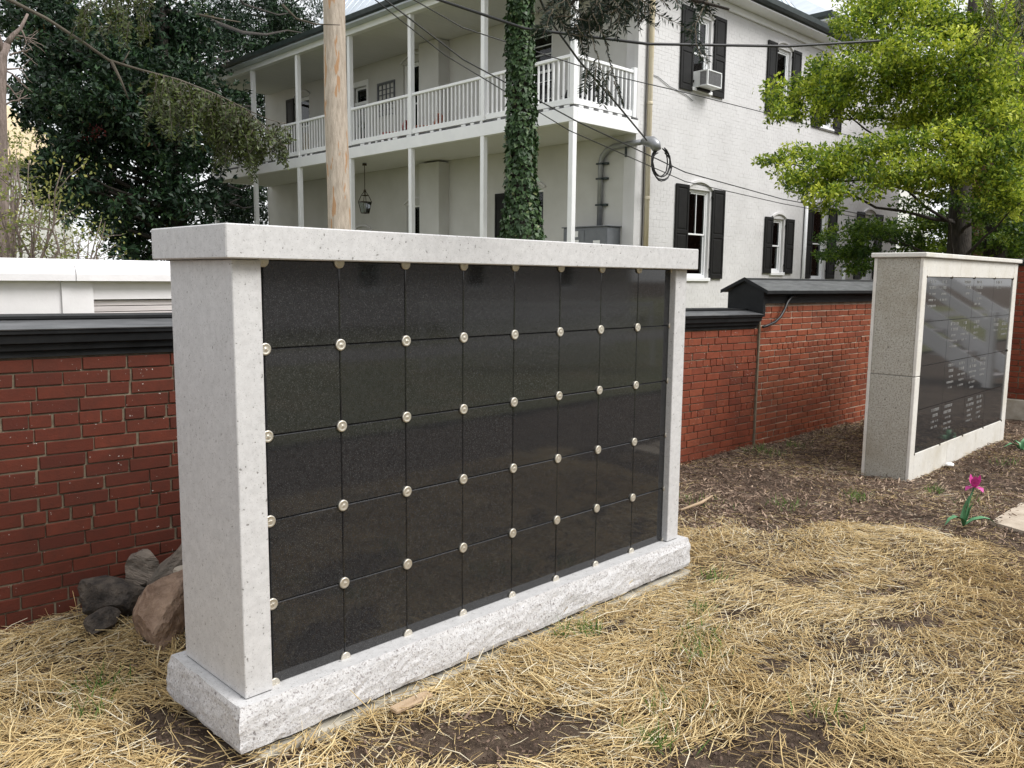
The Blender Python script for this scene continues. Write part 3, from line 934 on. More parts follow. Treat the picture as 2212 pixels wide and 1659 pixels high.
# eave, gutter and hip roof
EZ = 7.66
sf = MB().box(1.55, 10.15, -0.42, 0.02, EZ, EZ + 0.03).box(1.9, 10.1, -0.06, 0.0, EZ - 0.16, EZ - 0.002, 0.01)
sf.build('eave_soffit', M['white'], HS)
gut = MB().prism([(-0.40, EZ + .035), (-0.43, EZ + .07), (-0.55, EZ + .10), (-0.56, EZ + .21), (-0.53, EZ + .21), (-0.40, EZ + .16)], 1.5, 10.3)
gut.build('gutter', M['gutter'], HS)
RX0, RX1, RY0, RY1 = 1.5, 7.7, -0.50, 13.4
rz = EZ + 0.14
pit = 1.2
hw = (RX1 - RX0) / 2
rf = MB()
rx = (RX0 + RX1) / 2
top = rz + hw * pit
A, B, Cc, D = (RX0, RY0, rz), (RX1, RY0, rz), (RX1, RY1, rz), (RX0, RY1, rz)
E1, E2 = (rx, RY0 + hw, top), (rx, RY1, top)
rf.add([A, B, Cc, D, E1, E2], [(0, 1, 4), (1, 2, 5, 4), (2, 3, 5), (3, 0, 4, 5), (0, 3, 2, 1)])
ro = rf.build('roof', M['metal_roof'], HS)
sm = MB()
for k in range(1, 20):                       # standing seams on the two roof planes in sight
    x = RX0 + (RX1 - RX0) * k / 20
    hgt = min(x - RX0, RX1 - x)
    sm.tube([(x, RY0, rz + .015), (x, RY0 + hgt, rz + hgt * pit + .015)], 0.016, 4)
for k in range(1, 31):
    y = RY0 + (RY1 - RY0) * k / 31
    hgt = min(y - RY0, hw)
    sm.tube([(RX0, y, rz + .015), (RX0 + hgt, y, rz + hgt * pit + .015)], 0.016, 4)
sm.build('roof_seams', M['metal_roof'], ro)
# back wall of the porch (faces -x): canonical wall rotated by -90 deg; canonical x = -(local y)
BW = 1.9
rot90 = (0, 0, R(-90))
bo = [(-13.15, -12.35, 5.35, 7.02), (-9.93, -9.30, 4.80, 6.85), (-7.66, -6.72, 5.1, 7.10), (-3.05, -2.35, 5.2, 7.1),
      (-7.55, -6.72, 1.6, 3.52), (-4.02 + .42, -2.55, 1.6, 3.62), (-10.0, -9.2, 1.4, 2.9)]
bwall = wall_with_openings('porch_back_wall', M['porch_wall'], HS, -15.0, -0.002, ZG, 7.75, bo, 0.2, (BW, 0, 0), rot90)
for i, (a, b, c, d) in enumerate(bo):
    window(HS, a, c, b - a, d - c, (BW, 0, 0), rot90, curtain=[0.3, 0, 0.0, 0.0, 0.0, 0.0, 0.3][i], arch=i in (0, 2, 4, 5, 6), dark=i in (1, 4, 5), sill=i not in (1, 4, 5))
for x, z, w, h in ((-13.65, 5.3, 0.45, 1.75), (-4.08, 1.55, 0.42, 2.05)):
    shutter(HS, x, z, w, h, (BW, 0, 0), rot90, swing=1)
tr = MB().box(-9.99, -9.24, -0.03, 0.055, 6.86, 7.0, .006).box(-9.99, -9.93, -0.03, 0.055, 4.8, 6.86).box(-9.30, -9.24, -0.03, 0.055, 4.8, 6.86).box(-9.93, -9.30, 0.02, 0.06, 6.38, 6.46)
tr.build('door_surround', M['white'], HS, (BW, 0, 0), rot90)
bl = MB()
for k in range(9): bl.box(-3.0, -2.4, 0.06, 0.09, 5.35 + k * .19, 5.365 + k * .19)
bl.build('window_blind', M['curtain'], HS, (BW, 0, 0), rot90)
for z0, z1, nm in ((ZG, 4.47, 'chimney_breast'), (4.80, 7.36, 'chimney_breast')):
    MB().box(1.56, 1.898, 5.80, 6.57, z0, z1, .005).build(nm, M['porch_wall'], HS)
MB().box(1.9, 2.3, 14.95, 15.05, ZG, 7.7).build('end_wall', M['porch_wall'], HS)
# lattice panel on the wall
lt = MB()
for k in range(5): lt.box(-8.76 + k * .175, -8.74 + k * .175, -0.03, -0.004, 5.94, 6.76)
for k in range(7): lt.box(-8.76, -8.04, -0.034, -0.006, 5.94 + k * .133, 5.955 + k * .133)
lt.box(-8.79, -8.75, -.04, -.003, 5.9, 6.80).box(-8.05, -8.01, -.04, -.003, 5.9, 6.80).box(-8.75, -8.05, -.04, -.003, 6.76, 6.80)
tag(lt.build('trellis_panel', M['grey_box'], HS, (BW, 0, 0), rot90))
# porch floors, beams, ceilings
PL = 14.82
MB().box(-0.05, 1.88, -0.02, PL, ZG - 0.3, 0.90, .01).build('porch_floor', M['concrete'], HS)
MB().box(-0.06, 0.06, -0.06, PL, 4.50, 4.755, .006).build('porch_beam', M['white'], HS)
MB().box(0.062, 1.86, -0.06, 0.06, 4.50, 4.755, .006).build('porch_beam', M['white'], HS)
MB().box(0.062, 1.86, PL - 0.12, PL, 4.50, 4.755, .006).build('porch_beam', M['white'], HS)
MB().box(0.062, 1.88, 0.062, PL - 0.122, 4.52, 4.56).build('porch_ceiling', M['ceil'], HS)
MB().box(-0.03, 1.88, -0.03, PL - .02, 4.757, 4.80).build('porch_deck', M['joist'], HS)
jb = MB()
for k in range(56):
    y = 0.05 + k * 0.263
    if random.random() < 0.55: jb.box(-0.055, -0.028, y, y + random.uniform(.05, .16), 4.759, 4.797)
for k in range(6):
    jb.box(0.1 + k * .28, 0.1 + k * .28 + .12, -0.055, -0.028, 4.759, 4.797)
jb.build('deck_edge_boards', M['white'], HS)['kind'] = 'stuff'
MB().box(0.0, 1.88, -0.02, PL, 7.38, 7.42).build('porch_ceiling', M['ceil'], HS)
MB().box(-0.09, 0.06, -0.09, PL + .05, 7.36, 7.50, .006).build('porch_beam', M['white'], HS)
MB().box(0.062, 1.88, -0.09, 0.06, 7.36, 7.50, .006).build('porch_beam', M['white'], HS)
MB().prism([(-0.30, 7.50), (-0.30, 7.54), (1.9, 7.76), (1.9, 7.50)], -0.35, PL + .35, 'y').build('porch_roof', M['metal_roof'], HS)
MB().prism([(-0.24, 7.502), (-0.24, 7.53), (-0.38, 7.56), (-0.40, 7.66), (-0.36, 7.66), (-0.30, 7.60)], -0.36, PL + .38, 'y').build('gutter', M['gutter'], HS)
MB().prism([(-0.36, 7.502), (-0.36, 7.60), (-0.40, 7.66), (-0.33, 7.66)], -0.3, 1.9).build('gutter', M['gutter'], HS)
# posts, rails, balusters
pm_up = MB().box(-0.055, 0.055, -0.055, 0.055, 4.80, 7.36, .006).mesh('post', M['white'])
pm_lo = MB().box(-0.055, 0.055, -0.055, 0.055, 0.90, 4.50, .006).mesh('post', M['white'])
PY = [0.0, 2.42, 4.83, 7.24, 9.68, 12.14, 14.72]
for y in PY:
    link('post', pm_up, HS, (0, y, 0)); link('post', pm_lo, HS, (0, y, 0))
MB().box(1.70, 1.80, -0.05, 0.05, 4.80, 5.74, .006).build('post', M['white'], HS)
balm = MB().box(-0.014, 0.014, -0.014, 0.014, 4.925, 5.625).mesh('baluster', M['white'])
for y0, y1 in zip(PY[:-1], PY[1:]):
    a, b = y0 + 0.057, y1 - 0.057
    MB().box(-0.035, 0.035, a, b, 5.625, 5.69, .012).build('hand_rail', M['white'], HS)
    MB().box(-0.022, 0.022, a, b, 4.815, 4.925, .006).build('bottom_rail', M['white'], HS)
    n = int((b - a) / 0.125)
    for k in range(n):
        link('baluster', balm, HS, (0, a + (b - a) * (k + 0.5) / n, 0))
MB().box(0.057, 1.70, -0.035, 0.035, 5.625, 5.69, .012).build('hand_rail', M['white'], HS)
MB().box(0.057, 1.70, -0.022, 0.022, 4.815, 4.925, .006).build('bottom_rail', M['white'], HS)
for k in range(13):
    link('baluster', balm, HS, (0.057 + 1.643 * (k + 0.5) / 13, 0, 0))
# downspout
ds = MB().tube([(1.55, -0.42, 7.55), (1.75, -0.38, 7.46), (2.05, -0.20, 7.34), (2.17, -0.10, 7.25), (2.19, -0.075, 7.1), (2.19, -0.075, ZG)], 0.052, 10)
dso = ds.build('downspout', M['cream'], HS)
for z in (1.9, 3.25, 5.1, 6.9): MB().lathe([(0.056, z), (0.060, z + .01), (0.060, z + .05), (0.056, z + .06)], 10, (2.19, -0.075, 0)).build('pipe_collar', M['cream'], dso)
ds2 = MB().tube([(8.98, -0.06, ZG), (8.98, -0.06, 3.75)], 0.045, 8).build('downspout', M['white'], HS)
MB().tube([(11.35, -0.06, ZG), (11.35, -0.06, 2.1)], 0.05, 8).build('downspout', M['white'], HS)
MB().tube([(2.11, -0.03, 7.2), (2.11, -0.03, 1.0)], 0.010, 5).build('wall_cable', M['rubber'], HS)
MB().tube([(2.26, -0.02, 5.72), (2.5, -0.02, 5.70), (2.9, -0.02, 5.58), (3.5, -0.02, 5.50), (3.75, -0.02, 5.42)], 0.008, 5).build('wall_cable', M['grey_pipe'], HS)


def house_pt(x, y, z):
    return HS_M @ Vector((x, y, z))


HS_M = Matrix.Translation(Vector((10.4504, 7.6934, 0))) @ Matrix.Rotation(R(-1.0), 4, 'Z')


def at_house(name, rotz=0.0, loc=(0, 0, 0)):
    return empty(name, tuple(house_pt(*loc)), (0, 0, R(-1.0) + rotz))


# electrical service: conduit, weatherhead, cable coil, cabinet
em = at_house('service_conduit', 0, (1.83, 0.86, 2.7))
tag(em, 'grey electrical conduit with angled head and black cable loops at the house corner', 'conduit')
MB().tube([(0, 0, 0), (0, 0, 1.32), (0.0, -0.05, 1.45), (0.0, -0.17, 1.56), (0.0, -0.34, 1.61), (0.02, -0.80, 1.63), (0.05, -1.02, 1.64)], [.055] * 2 + [.062] * 3 + [.058] * 2, 12).build('pipe', M['grey_pipe'], em)
MB().tube([(0.05, -1.00, 1.64), (0.06, -1.10, 1.64), (0.08, -1.22, 1.62), (0.09, -1.30, 1.55), (0.09, -1.34, 1.46)], [.06, .10, .115, .11, .085], 12).build('weather_head', M['grey_pipe'], em)
cl = MB()
for z in (0.45, 0.98, 1.28): cl.box(-0.075, 0.05, -0.07, 0.07, z, z + .035, .004).box(-0.01, 0.07, -0.17, -0.07, z - .005, z + .045, .004)
cl.box(-0.02, 0.02, -0.66, -0.63, 1.38, 1.60)
cl.build('pipe_clamp', M['gutter'], em)
co = MB()
for k in range(5):
    rx_, rz_ = random.uniform(.22, .34), random.uniform(.26, .33)
    cx_, cz_ = 0.33 + random.uniform(-.05, .05), 1.22 + random.uniform(-.04, .04)
    pts = []
    for i in range(19):
        t = math.pi * (0.62 + 1.80 * i / 18)
        pts.append((cx_ + rx_ * math.cos(t), -1.30 + random.uniform(-.012, .012) + .012 * k, cz_ + rz_ * math.sin(t)))
    if k < 3: pts = [(0.09, -1.33, 1.50)] + pts
    co.tube(pts, 0.013, 6)
co.build('cable_loop', M['rubber'], em)
bx = at_house('electrical_cabinet', 0, (1.64, 0.95, 1.55))
tag(bx, 'dark grey electrical cabinet with white stickers on the lower porch wall', 'cabinet')
MB().box(-0.16, 0.255, -0.60, 0.60, 0, 1.15, .012).build('cabinet_body', M['grey_box'], bx)
MB().box(-0.19, 0.255, -0.63, 0.63, 1.152, 1.175, .006).build('cabinet_lid', M['grey_box'], bx)
MB().box(-0.172, -0.162, -0.57, -0.01, .05, 1.10, .004).box(-0.172, -0.162, 0.01, 0.57, .05, 1.10, .004).build('cabinet_door', M['grey_box'], bx)
for y, z, w, h in ((0.17, 0.96, 0.10, .12), (0.15, 0.78, .16, .12), (-0.42, 0.78, .18, .10)):
    MB().box(-0.1745, -0.1725, y, y + w, z, z + h).build('sticker', M['label'], bx)
# lantern
ln = at_house('porch_lantern', 0, (0.72, 7.74, 3.02))
ln.scale = (.85, .85, .85); ln.location.z += .22
tag(ln, 'dark metal lantern hanging on a chain under the lower porch ceiling', 'lantern')
lb = MB()
for k in range(4):
    t = math.pi / 4 + k * math.pi / 2
    c, s = math.cos(t), math.sin(t)
    lb.tube([(.12 * c, .12 * s, 0.03), (.20 * c, .20 * s, 0.36)], 0.011, 5)
    lb.tube([(.20 * c, .20 * s, 0.36), (.11 * c, .11 * s, 0.55), (.03 * c, .03 * s, .66)], 0.011, 5)
for r_, z in ((.12, .03), (.20, .36), (.11, .55)):
    q = [(r_ * math.cos(math.pi / 4 + k * math.pi / 2), r_ * math.sin(math.pi / 4 + k * math.pi / 2), z) for k in range(5)]
    lb.tube(q, 0.013, 5)
lb.build('lantern_frame', M['bronze'], ln)
MB().lathe([(.03, .64), (.045, .68), (.02, .74)], 10).tube([(0, 0, .73), (0, 0, 1.42)], .012, 6).lathe([(.07, 1.43), (.06, 1.49)], 10).build('chain', M['bronze'], ln)
gl_ = MB(); q = []
for r_, z in ((.115, .04), (.192, .355)):
    q += [(r_ * math.cos(math.pi / 4 + k * math.pi / 2), r_ * math.sin(math.pi / 4 + k * math.pi / 2), z) for k in range(4)]
gl_.add(q, [(k, (k + 1) % 4, 4 + (k + 1) % 4, 4 + k) for k in range(4)])
gl_.build('lantern_pane', M['glass'], ln)
MB().lathe([(.012, .05), (.014, .22), (.02, .26), (.004, .32)], 8).build('candle', M['label'], ln)
# air conditioner
ac = at_house('air_conditioner', 0, (4.06, -0.02, 5.70))
ac.scale = (.9, .9, .9)
tag(ac, 'white window air conditioner sticking out of the upper window of the pale house', 'air conditioner')
MB().box(-0.30, 0.30, -0.36, 0.12, 0.0, 0.03, .004).box(-0.30, 0.30, -0.36, 0.12, .33, .36, .006).box(-0.30, -0.27, -0.36, -.32, .03, .33).box(.27, .30, -0.36, -.32, .03, .33).box(-0.30, -0.27, -.14, 0.12, .03, .33).box(.27, .30, -.14, 0.12, .03, .33).build('casing', M['ac'], ac)
MB().box(-0.268, 0.268, -0.345, -0.30, .032, .328).box(-0.288, -0.262, -.318, -.142, .032, .328).box(.262, .288, -.318, -.142, .032, .328).build('rear_grille', M['ac_grille'], ac)
gv = MB()
for k in range(13): gv.box(-0.266, 0.266, -0.352, -0.3455, .045 + k * .022, .050 + k * .022)
gv.build('grille_fins', M['ac_grille'], ac)
MB().box(-0.24, 0.24, -0.10, -.03, -0.055, -0.004).build('support', M['shutter'], ac)


def porch_chair(loc, rz, mat, label):
    c = at_house('porch_chair', rz, loc)
    c.scale = (.72, .72, .72)
    tag(c, label, 'chair')
    MB().prism([(-.28, .36), (.26, .30), (.26, .33), (-.28, .39)], -.27, .27).build('seat', mat, c)
    for k in range(5):
        x = -.24 + k * .12
        MB().prism([(.22, .30), (.50, 1.02 - abs(k - 2) * .03), (.53, 1.01 - abs(k - 2) * .03), (.25, .29)], x - .05, x + .05).build('back_slat', mat, c)
    for s in (-1, 1):
        MB().box(s * .33 - .05, s * .33 + .05, -.34, .36, .56, .585, .005).build('armrest', mat, c)
        MB().box(s * .33 - .02, s * .33 + .02, -.30, -.22, 0, .558).build('leg', mat, c)
        MB().box(s * .33 - .02, s * .33 + .02, .26, .34, 0, .558).build('leg', mat, c)


FD = 4.80
porch_chair((1.15, 7.05, FD), R(-150), M['red_chair'], 'red slatted chair on the upper porch behind the railing')
porch_chair((1.15, 5.75, FD), R(-150), M['orange_chair'], 'orange slatted chair on the upper porch beside the chimney breast')
porch_chair((1.05, 1.25, FD), R(-90), M['black_chair'], 'black patio chair on the upper porch near the corner post')
porch_chair((1.05, 0.50, FD), R(-70), M['black_chair'], 'black patio chair in the corner of the upper porch, nearest the gable end')
tb = at_house('patio_table', 0, (0.85, 1.95, FD))
tag(tb, 'dark round patio table on the upper porch behind the ivy trunk', 'table')
MB().lathe([(.42, .68), (.43, .70), (.42, .72)], 20).build('table_top', M['black_chair'], tb)
for k in range(4):
    t = k * math.pi / 2 + .4
    MB().tube([(.32 * math.cos(t), .32 * math.sin(t), 0), (.28 * math.cos(t), .28 * math.sin(t), .68)], .018, 6).build('leg', M['black_chair'], tb)

# ------------------------------------------------------------------ wing behind
WG = empty('house', tuple(house_pt(14.3, 2.4, 0)), (0, 0, R(-1.0)))
tag(WG, 'taller white house wing with pale metal roof and bracketed eave behind the pale house', 'house')
MB().box(0, 10, 0, 9, ZG, 9.55).build('wall', M['cream_wall'], WG)
MB().box(-0.55, 10.5, -0.55, 9.5, 9.56, 9.62).box(-0.06, 10, -0.06, 0, 9.1, 9.55).box(-.06, 0, 0, 9, 9.1, 9.55).build('eave', M['white'], WG)
for k in range(8): MB().box(-0.45, -0.065, 0.3 + k * 1.15, 0.46 + k * 1.15, 9.25, 9.555, .01).build('bracket', M['white'], WG)
MB().prism([(-0.56, 9.63), (-0.70, 9.67), (-0.71, 9.80), (-0.66, 9.80), (-0.56, 9.74)], -.6, 9.6, 'y').build('gutter', M['gutter'], WG)
wr = MB(); z = 9.72; t_ = z + 5.3 * .62
wr.add([(-.6, -.6, z), (10.6, -.6, z), (10.6, 9.6, z), (-.6, 9.6, z), (4.5, 4.5, t_), (5.5, 4.5, t_)], [(0, 1, 5, 4), (1, 2, 5), (2, 3, 4, 5), (3, 0, 4), (0, 3, 2, 1)])
wr.build('roof', M['metal_roof'], WG)
window(WG, -4.2, 6.6, 0.8, 1.7, (-0.0, 0, 0), rot90, arch=False)
window(WG, 1.2, 6.6, 0.8, 1.7, arch=False)

# red brick building behind the tree at right
BB = empty('brick_building', (20.5, 4.2, 0), (0, 0, R(-90)))
tag(BB, 'dark red brick building glimpsed behind the tree trunks at far right', 'building')
bbw = wall_with_openings('wall', M['red_brick_far'], BB, 0, 7, 0, 6.5, [(3.0, 3.9, 1.2, 3.0)], 0.2)
MB().box(0, 7, 0.32, 8, 0, 6.5).build('building_mass', M['red_brick_far'], BB)
for x in (3.0,):
    window(BB, x, 1.2, 0.9, 1.8, arch=False, curtain=0.4)
MB().prism([(-.4, 6.52), (4, 9.2), (8.4, 6.52)], -.4, 7.4).build('roof', M['rock_d'], BB)

# ------------------------------------------------------------------ white garden wall, left
GWL = empty('garden_wall', (-3.2, 5.15, 0), (0, 0, R(-1.5)))
tag(GWL, 'white stucco wall with rounded coping beyond the dark brick wall at left', 'wall')
zc = 1.60
MB().box(0, 4.10, 0.04, 0.35, 0.3, zc - 0.002).box(4.102, 4.35, 0.015, 0.35, 0.3, zc - .002).box(4.352, 6.6, 0.04, 0.35, zc - .16, zc - .002).build('wall_body', M['stucco'], GWL)
prof = [(-0.05, zc)] + [(0.2 + 0.25 * math.cos(math.pi - t), zc + 0.055 + 0.13 * math.sin(t)) for t in [math.pi * i / 12 for i in range(13)]] + [(0.45, zc)]
MB().prism(prof, -0.05, 4.2).build('coping', M['stucco'], GWL)
MB().prism([(a - 0.012 if a < .2 else a, b) for a, b in prof], 4.202, 6.65).build('coping', M['stucco'], GWL)
for k in range(9):
    z0 = zc - .165 - (k + 1) * 0.052
    if z0 > 0.5:
        MB().box(4.36, 6.58, 0.075 + random.uniform(-.004, .004), 0.11, z0, z0 + 0.046, .003).build('plank', M['plank'], GWL)
MB().box(4.355, 6.6, 0.12, 0.35, 0.3, zc - .17).build('plank_backing', M['dark'], GWL)

# far houses at left
FH = empty('house', (7.0, 36.0, 0), (0, 0, R(25)))
tag(FH, 'far pale house with tan roof half hidden behind the dark magnolia at left', 'house')
wall_with_openings('wall', M['cream_wall'], FH, -9, 5, 0, 6.2, [(-6.5, -5.5, 3.7, 5.3), (-4, -3, 3.7, 5.3), (-6.5, -5.5, .9, 2.6), (-1, 0, 3.7, 5.3), (-1, 0, .9, 2.6)], .2)
MB().box(-9, 5, .32, 8, 0, 6.2).build('house_mass', M['cream_wall'], FH)
fr_ = MB().prism([(-.6, 6.1), (-.6, 6.22), (4, 9.3), (8.6, 6.22), (8.6, 6.1)], -9.5, 5.5).build('roof', M['tan_roof'], FH)
MB().box(-8.6, -7.5, 3.4, 4.4, 7.6, 10.6).build('chimney', M['red_brick_far'], fr_)
for a, c in ((-6.5, 3.7), (-4, 3.7), (-6.5, .9), (-1, 3.7), (-1, .9)): window(FH, a, c, 1.0, 1.6, arch=False)
FG = empty('house', (-1.5, 31.0, 0), (0, 0, R(15)))
tag(FG, 'low far white house at the left edge behind the spring shrubs', 'house')
wall_with_openings('wall', M['white'], FG, -6, 4, 0, 4.0, [(-2, -1, 1.2, 2.8), (1, 2, 1.2, 2.8)], .2)
MB().box(-6, 4, .32, 7, 0, 4.0).build('house_mass', M['white'], FG)
MB().prism([(-.5, 3.95), (-.5, 4.1), (3.6, 6.2), (7.6, 4.1), (7.6, 3.95)], -6.4, 4.4).build('roof', M['plank'], FG)
for a in (-2, 1): window(FG, a, 1.2, 1.0, 1.6, arch=False)

# ------------------------------------------------------------------ buildings opposite (seen in the polished stone)
CH = empty('church_building', (30.0, -21.0, 0), (0, 0, R(180)))
tag(CH, 'long grey sided building across the lawn behind the viewer', 'building')
wins = [(x, x + 1.0, 1.2, 3.2) for x in (4, 9, 14, 19, 24, 29)]
wall_with_openings('wall', M['plank'], CH, 0, 34, 0, 6.0, wins, .2)
MB().box(0, 34, .32, 10, 0, 6).build('building_mass', M['plank'], CH)
for a, b, c, d in wins: window(CH, a, c, 1.0, 2.0, arch=False)
MB().prism([(-.5, 6.02), (5, 9.0), (10.5, 6.02)], -.5, 34.5).build('roof', M['rock_d'], CH)
ls = empty('lattice_screen', (8.0, -9.0, 0), (0, 0, R(30)))
tag(ls, 'white diagonal lattice screen under a porch behind the viewer', 'lattice')
for k in range(-8, 40):
    for sgn in (1, -1):
        x = k * 0.14
        a = (x, 0.01 * sgn, 0.05); b = (x + sgn * 1.1, 0.01 * sgn, 1.15)
        if 0 <= a[0] <= 4.4 and 0 <= b[0] <= 4.4:
            MB().tube([a, b], .018, 4).build('lath', M['white'], ls)
MB().box(-.05, 0, -.03, .03, 0, 1.25).box(4.4, 4.45, -.03, .03, 0, 1.25).box(0, 4.4, -.03, .03, 1.15, 1.22).build('lattice_frame', M['white'], ls)
st = empty('exterior_stair', (14.2, -4.1, 0), (0, 0, R(-82)))
tag(st, 'white wooden exterior stair beyond the right edge, mirrored in the old columbarium', 'stair')
for k in range(14):
    MB().box(-2.6 + k * .28, -2.3 + k * .28, -.5, .5, .17 * k + .1, .17 * k + .15).build('tread', M['plank'], st)
for y in (-.54, .54):
    MB().prism([(-2.7, 0.0), (-2.7, .30), (1.4, 2.70), (1.4, 2.40)], y - .02, y + .02, 'y').build('stringer', M['white'], st)
    MB().prism([(-2.7, .86), (-2.7, 1.04), (1.4, 3.44), (1.4, 3.26)], y - .03, y + .03, 'y').build('hand_rail', M['white'], st)
    MB().box(-2.75, -2.63, y - .06, y + .06, 0, 1.2).build('post', M['white'], st)
    MB().box(1.35, 1.47, y - .06, y + .06, 0, 3.6).build('post', M['white'], st)
MB().box(1.4, 3.4, -.6, .6, 2.42, 2.55).build('landing', M['white'], st)
for y in (-.54, .54): MB().box(3.28, 3.4, y - .06, y + .06, 0, 2.42).build('post', M['white'], st)

# ------------------------------------------------------------------ poles and cables
PB, PT = at(733, 495, 11.5), at(721, 0, 11.5)
pd = (PT - PB) / (PT[2] - PB[2])
UPO = empty('utility_pole', tuple(PB + pd * (0.2 - PB[2])))
tag(UPO, 'bare weathered utility pole of tan wood standing before the porch', 'pole')
pl = []
hs = np.linspace(0, 9.3, 32)
pl = [tuple(pd * h + np.array([(vnoise(h, 0, .7, 41) - .5) * .02, (vnoise(h, 3, .7, 42) - .5) * .02, 0])) for h in hs]
MB().tube(pl, [0.162 - 0.0045 * h + (vnoise(h, 0, 1.5, 40) - .5) * .008 for h in hs], 20).build('shaft', M['pole'], UPO)
MB().tube([tuple(pd * 8.9 + np.array([-1.1, .75, 0])), tuple(pd * 8.9 + np.array([1.1, -.75, 0]))], .06, 6).build('cross_arm', M['pole'], UPO)
for s in (-1, -.5, .5, 1):
    MB().lathe([(.03, 0), (.05, .05), (.03, .1), (.045, .14), (.02, .18)], 8, tuple(pd * 8.95 + np.array([s, -.68 * s, 0.02]))).build('insulator', M['grey_pipe'], UPO)


def cable(pts, r_, label, sag=0.0, mat='rubber'):
    P_ = [Vector(p) for p in pts]
    out = []
    for a, b in zip(P_[:-1], P_[1:]):
        for i in range(12):
            t = i / 12
            q = a.lerp(b, t); q.z -= sag * 4 * t * (1 - t); out.append(q)
    out.append(P_[-1])
    b_ = MB().tube(out, r_, 6)
    o = b_.build('overhead_cable', M[mat])
    tag(o, label, 'cable', 'overhead cables')


ptop = np.array(PB + pd * 8.7)
cable([at(770, -60, 11.0), at(1135, 62, 10.6), at(1400, 95, 10.8), at(1700, 100, 12.0), at(1900, 88, 13.4)], 0.017, 'thick black cable crossing the front of the house below the upper windows')
cable([at(728, -80, 11.4), at(1000, 128, 12.0), at(1246, 262, 13.0), at(1480, 372, 16.5), at(1690, 430, 20.5), at(1900, 470, 24.0)], 0.010, 'thin wire slanting from the pole across the corner post of the porch')
cable([at(735, -60, 11.4), at(960, 118, 12.2), at(1230, 282, 13.2), at(1480, 392, 16.8), at(1690, 440, 20.6), at(1900, 478, 24.2)], 0.008, 'lowest thin wire slanting from the pole past the lower porch')
cable([at(790, -60, 11.4), at(1000, 60, 12.0), at(1300, 158, 13.5), at(1480, 200, 16.0), at(1650, 243, 19.0), at(1860, 300, 23.0)], 0.008, 'thin wire passing the upper railing towards the air conditioner')
cable([at(1150, -40, 10.8), at(1185, 40, 11.4), at(1250, 130, 12.4), at(1330, 222, 13.8), at(1397, 303, 15.4)], 0.016, 'twisted service cable slanting down to the grey weatherhead')

# ------------------------------------------------------------------ plants
def norm(a):
    return a / np.maximum(np.linalg.norm(a, axis=1, keepdims=True), 1e-9)


def leaf_mesh(name, c, d, n, L, W, tone, mat, fold=0.18, droop=0.1, wide=0.5):
    """kite shaped leaves: base c, direction d, facing n"""
    d = norm(d); s = norm(np.cross(d, n)); n = np.cross(s, d)
    L = np.broadcast_to(np.asarray(L, float), (len(c),))[:, None]
    W = np.broadcast_to(np.asarray(W, float), (len(c),))[:, None]
    a = c; m_ = c + d * L * wide
    r_ = m_ + s * W * .5 + n * W * fold; l_ = m_ - s * W * .5 + n * W * fold
    t = c + d * L - n * L * droop
    V = np.stack([a, r_, t, l_], 1).reshape(-1, 3)
    F = np.arange(len(c) * 4).reshape(-1, 4)
    return big_mesh(name, V, F, mat, np.repeat(tone, 4), True)


def sphere_pts(n):
    v = rng.normal(size=(n, 3))
    return norm(v)


def clump_foliage(name, clumps, per, L, W, mat, parent, tone=(0.2, 0.8), shell=0.6, up=0.4, spray=0.5, clumptone=0.2, rosette=1, bright_tip=0.0):
    C, D, N, T, LL = [], [], [], [], []
    for (p, rx, ry, rz) in clumps:
        k = int(per * (rx * ry * rz) ** (2 / 3) / 0.36)
        k = max(k // rosette, 3)
        u = sphere_pts(k)
        rad = shell + (1 - shell) * rng.random((k, 1)) ** 0.5
        pos = np.array(p) + u * rad * np.array([rx, ry, rz]) * (1 + 0.25 * rng.normal(size=(k, 1)).clip(-1, 1.6))
        ct = rng.normal() * clumptone
        for q in range(rosette):
            dd = norm(u * (1 - spray) + sphere_pts(k) * spray * 1.4 + np.array([0, 0, 0.05]))
            nn = norm(sphere_pts(k) * 0.8 + np.array([0, 0, 1]) * up + u * 0.5)
            C.append(pos + dd * 0.01); D.append(dd); N.append(nn)
            T.append(np.clip(tone[0] + (tone[1] - tone[0]) * rng.random(k) + ct + bright_tip * u[:, 2].clip(0, 1), 0, 1))
            LL.append(L * rng.uniform(0.65, 1.2, k))
    C, D, N = np.concatenate(C), np.concatenate(D), np.concatenate(N)
    T, LL = np.concatenate(T), np.concatenate(LL)
    o = link(name, leaf_mesh(name, C, D, N, LL, LL * W / L, T, mat), parent)
    o['kind'] = 'stuff'
    return o


def branch_pts(a, b, n=7, wob=0.06, sag=0.0):
    a, b = np.array(a, float), np.array(b, float)
    L = np.linalg.norm(b - a)
    o = []
    for i in range(n):
        t = i / (n - 1)
        j = rng.normal(size=3) * wob * L * (0.35 if 0 < i < n - 1 else 0)
        o.append(tuple(a + (b - a) * t + j + np.array([0, 0, sag * 4 * t * (1 - t)])))
    return o


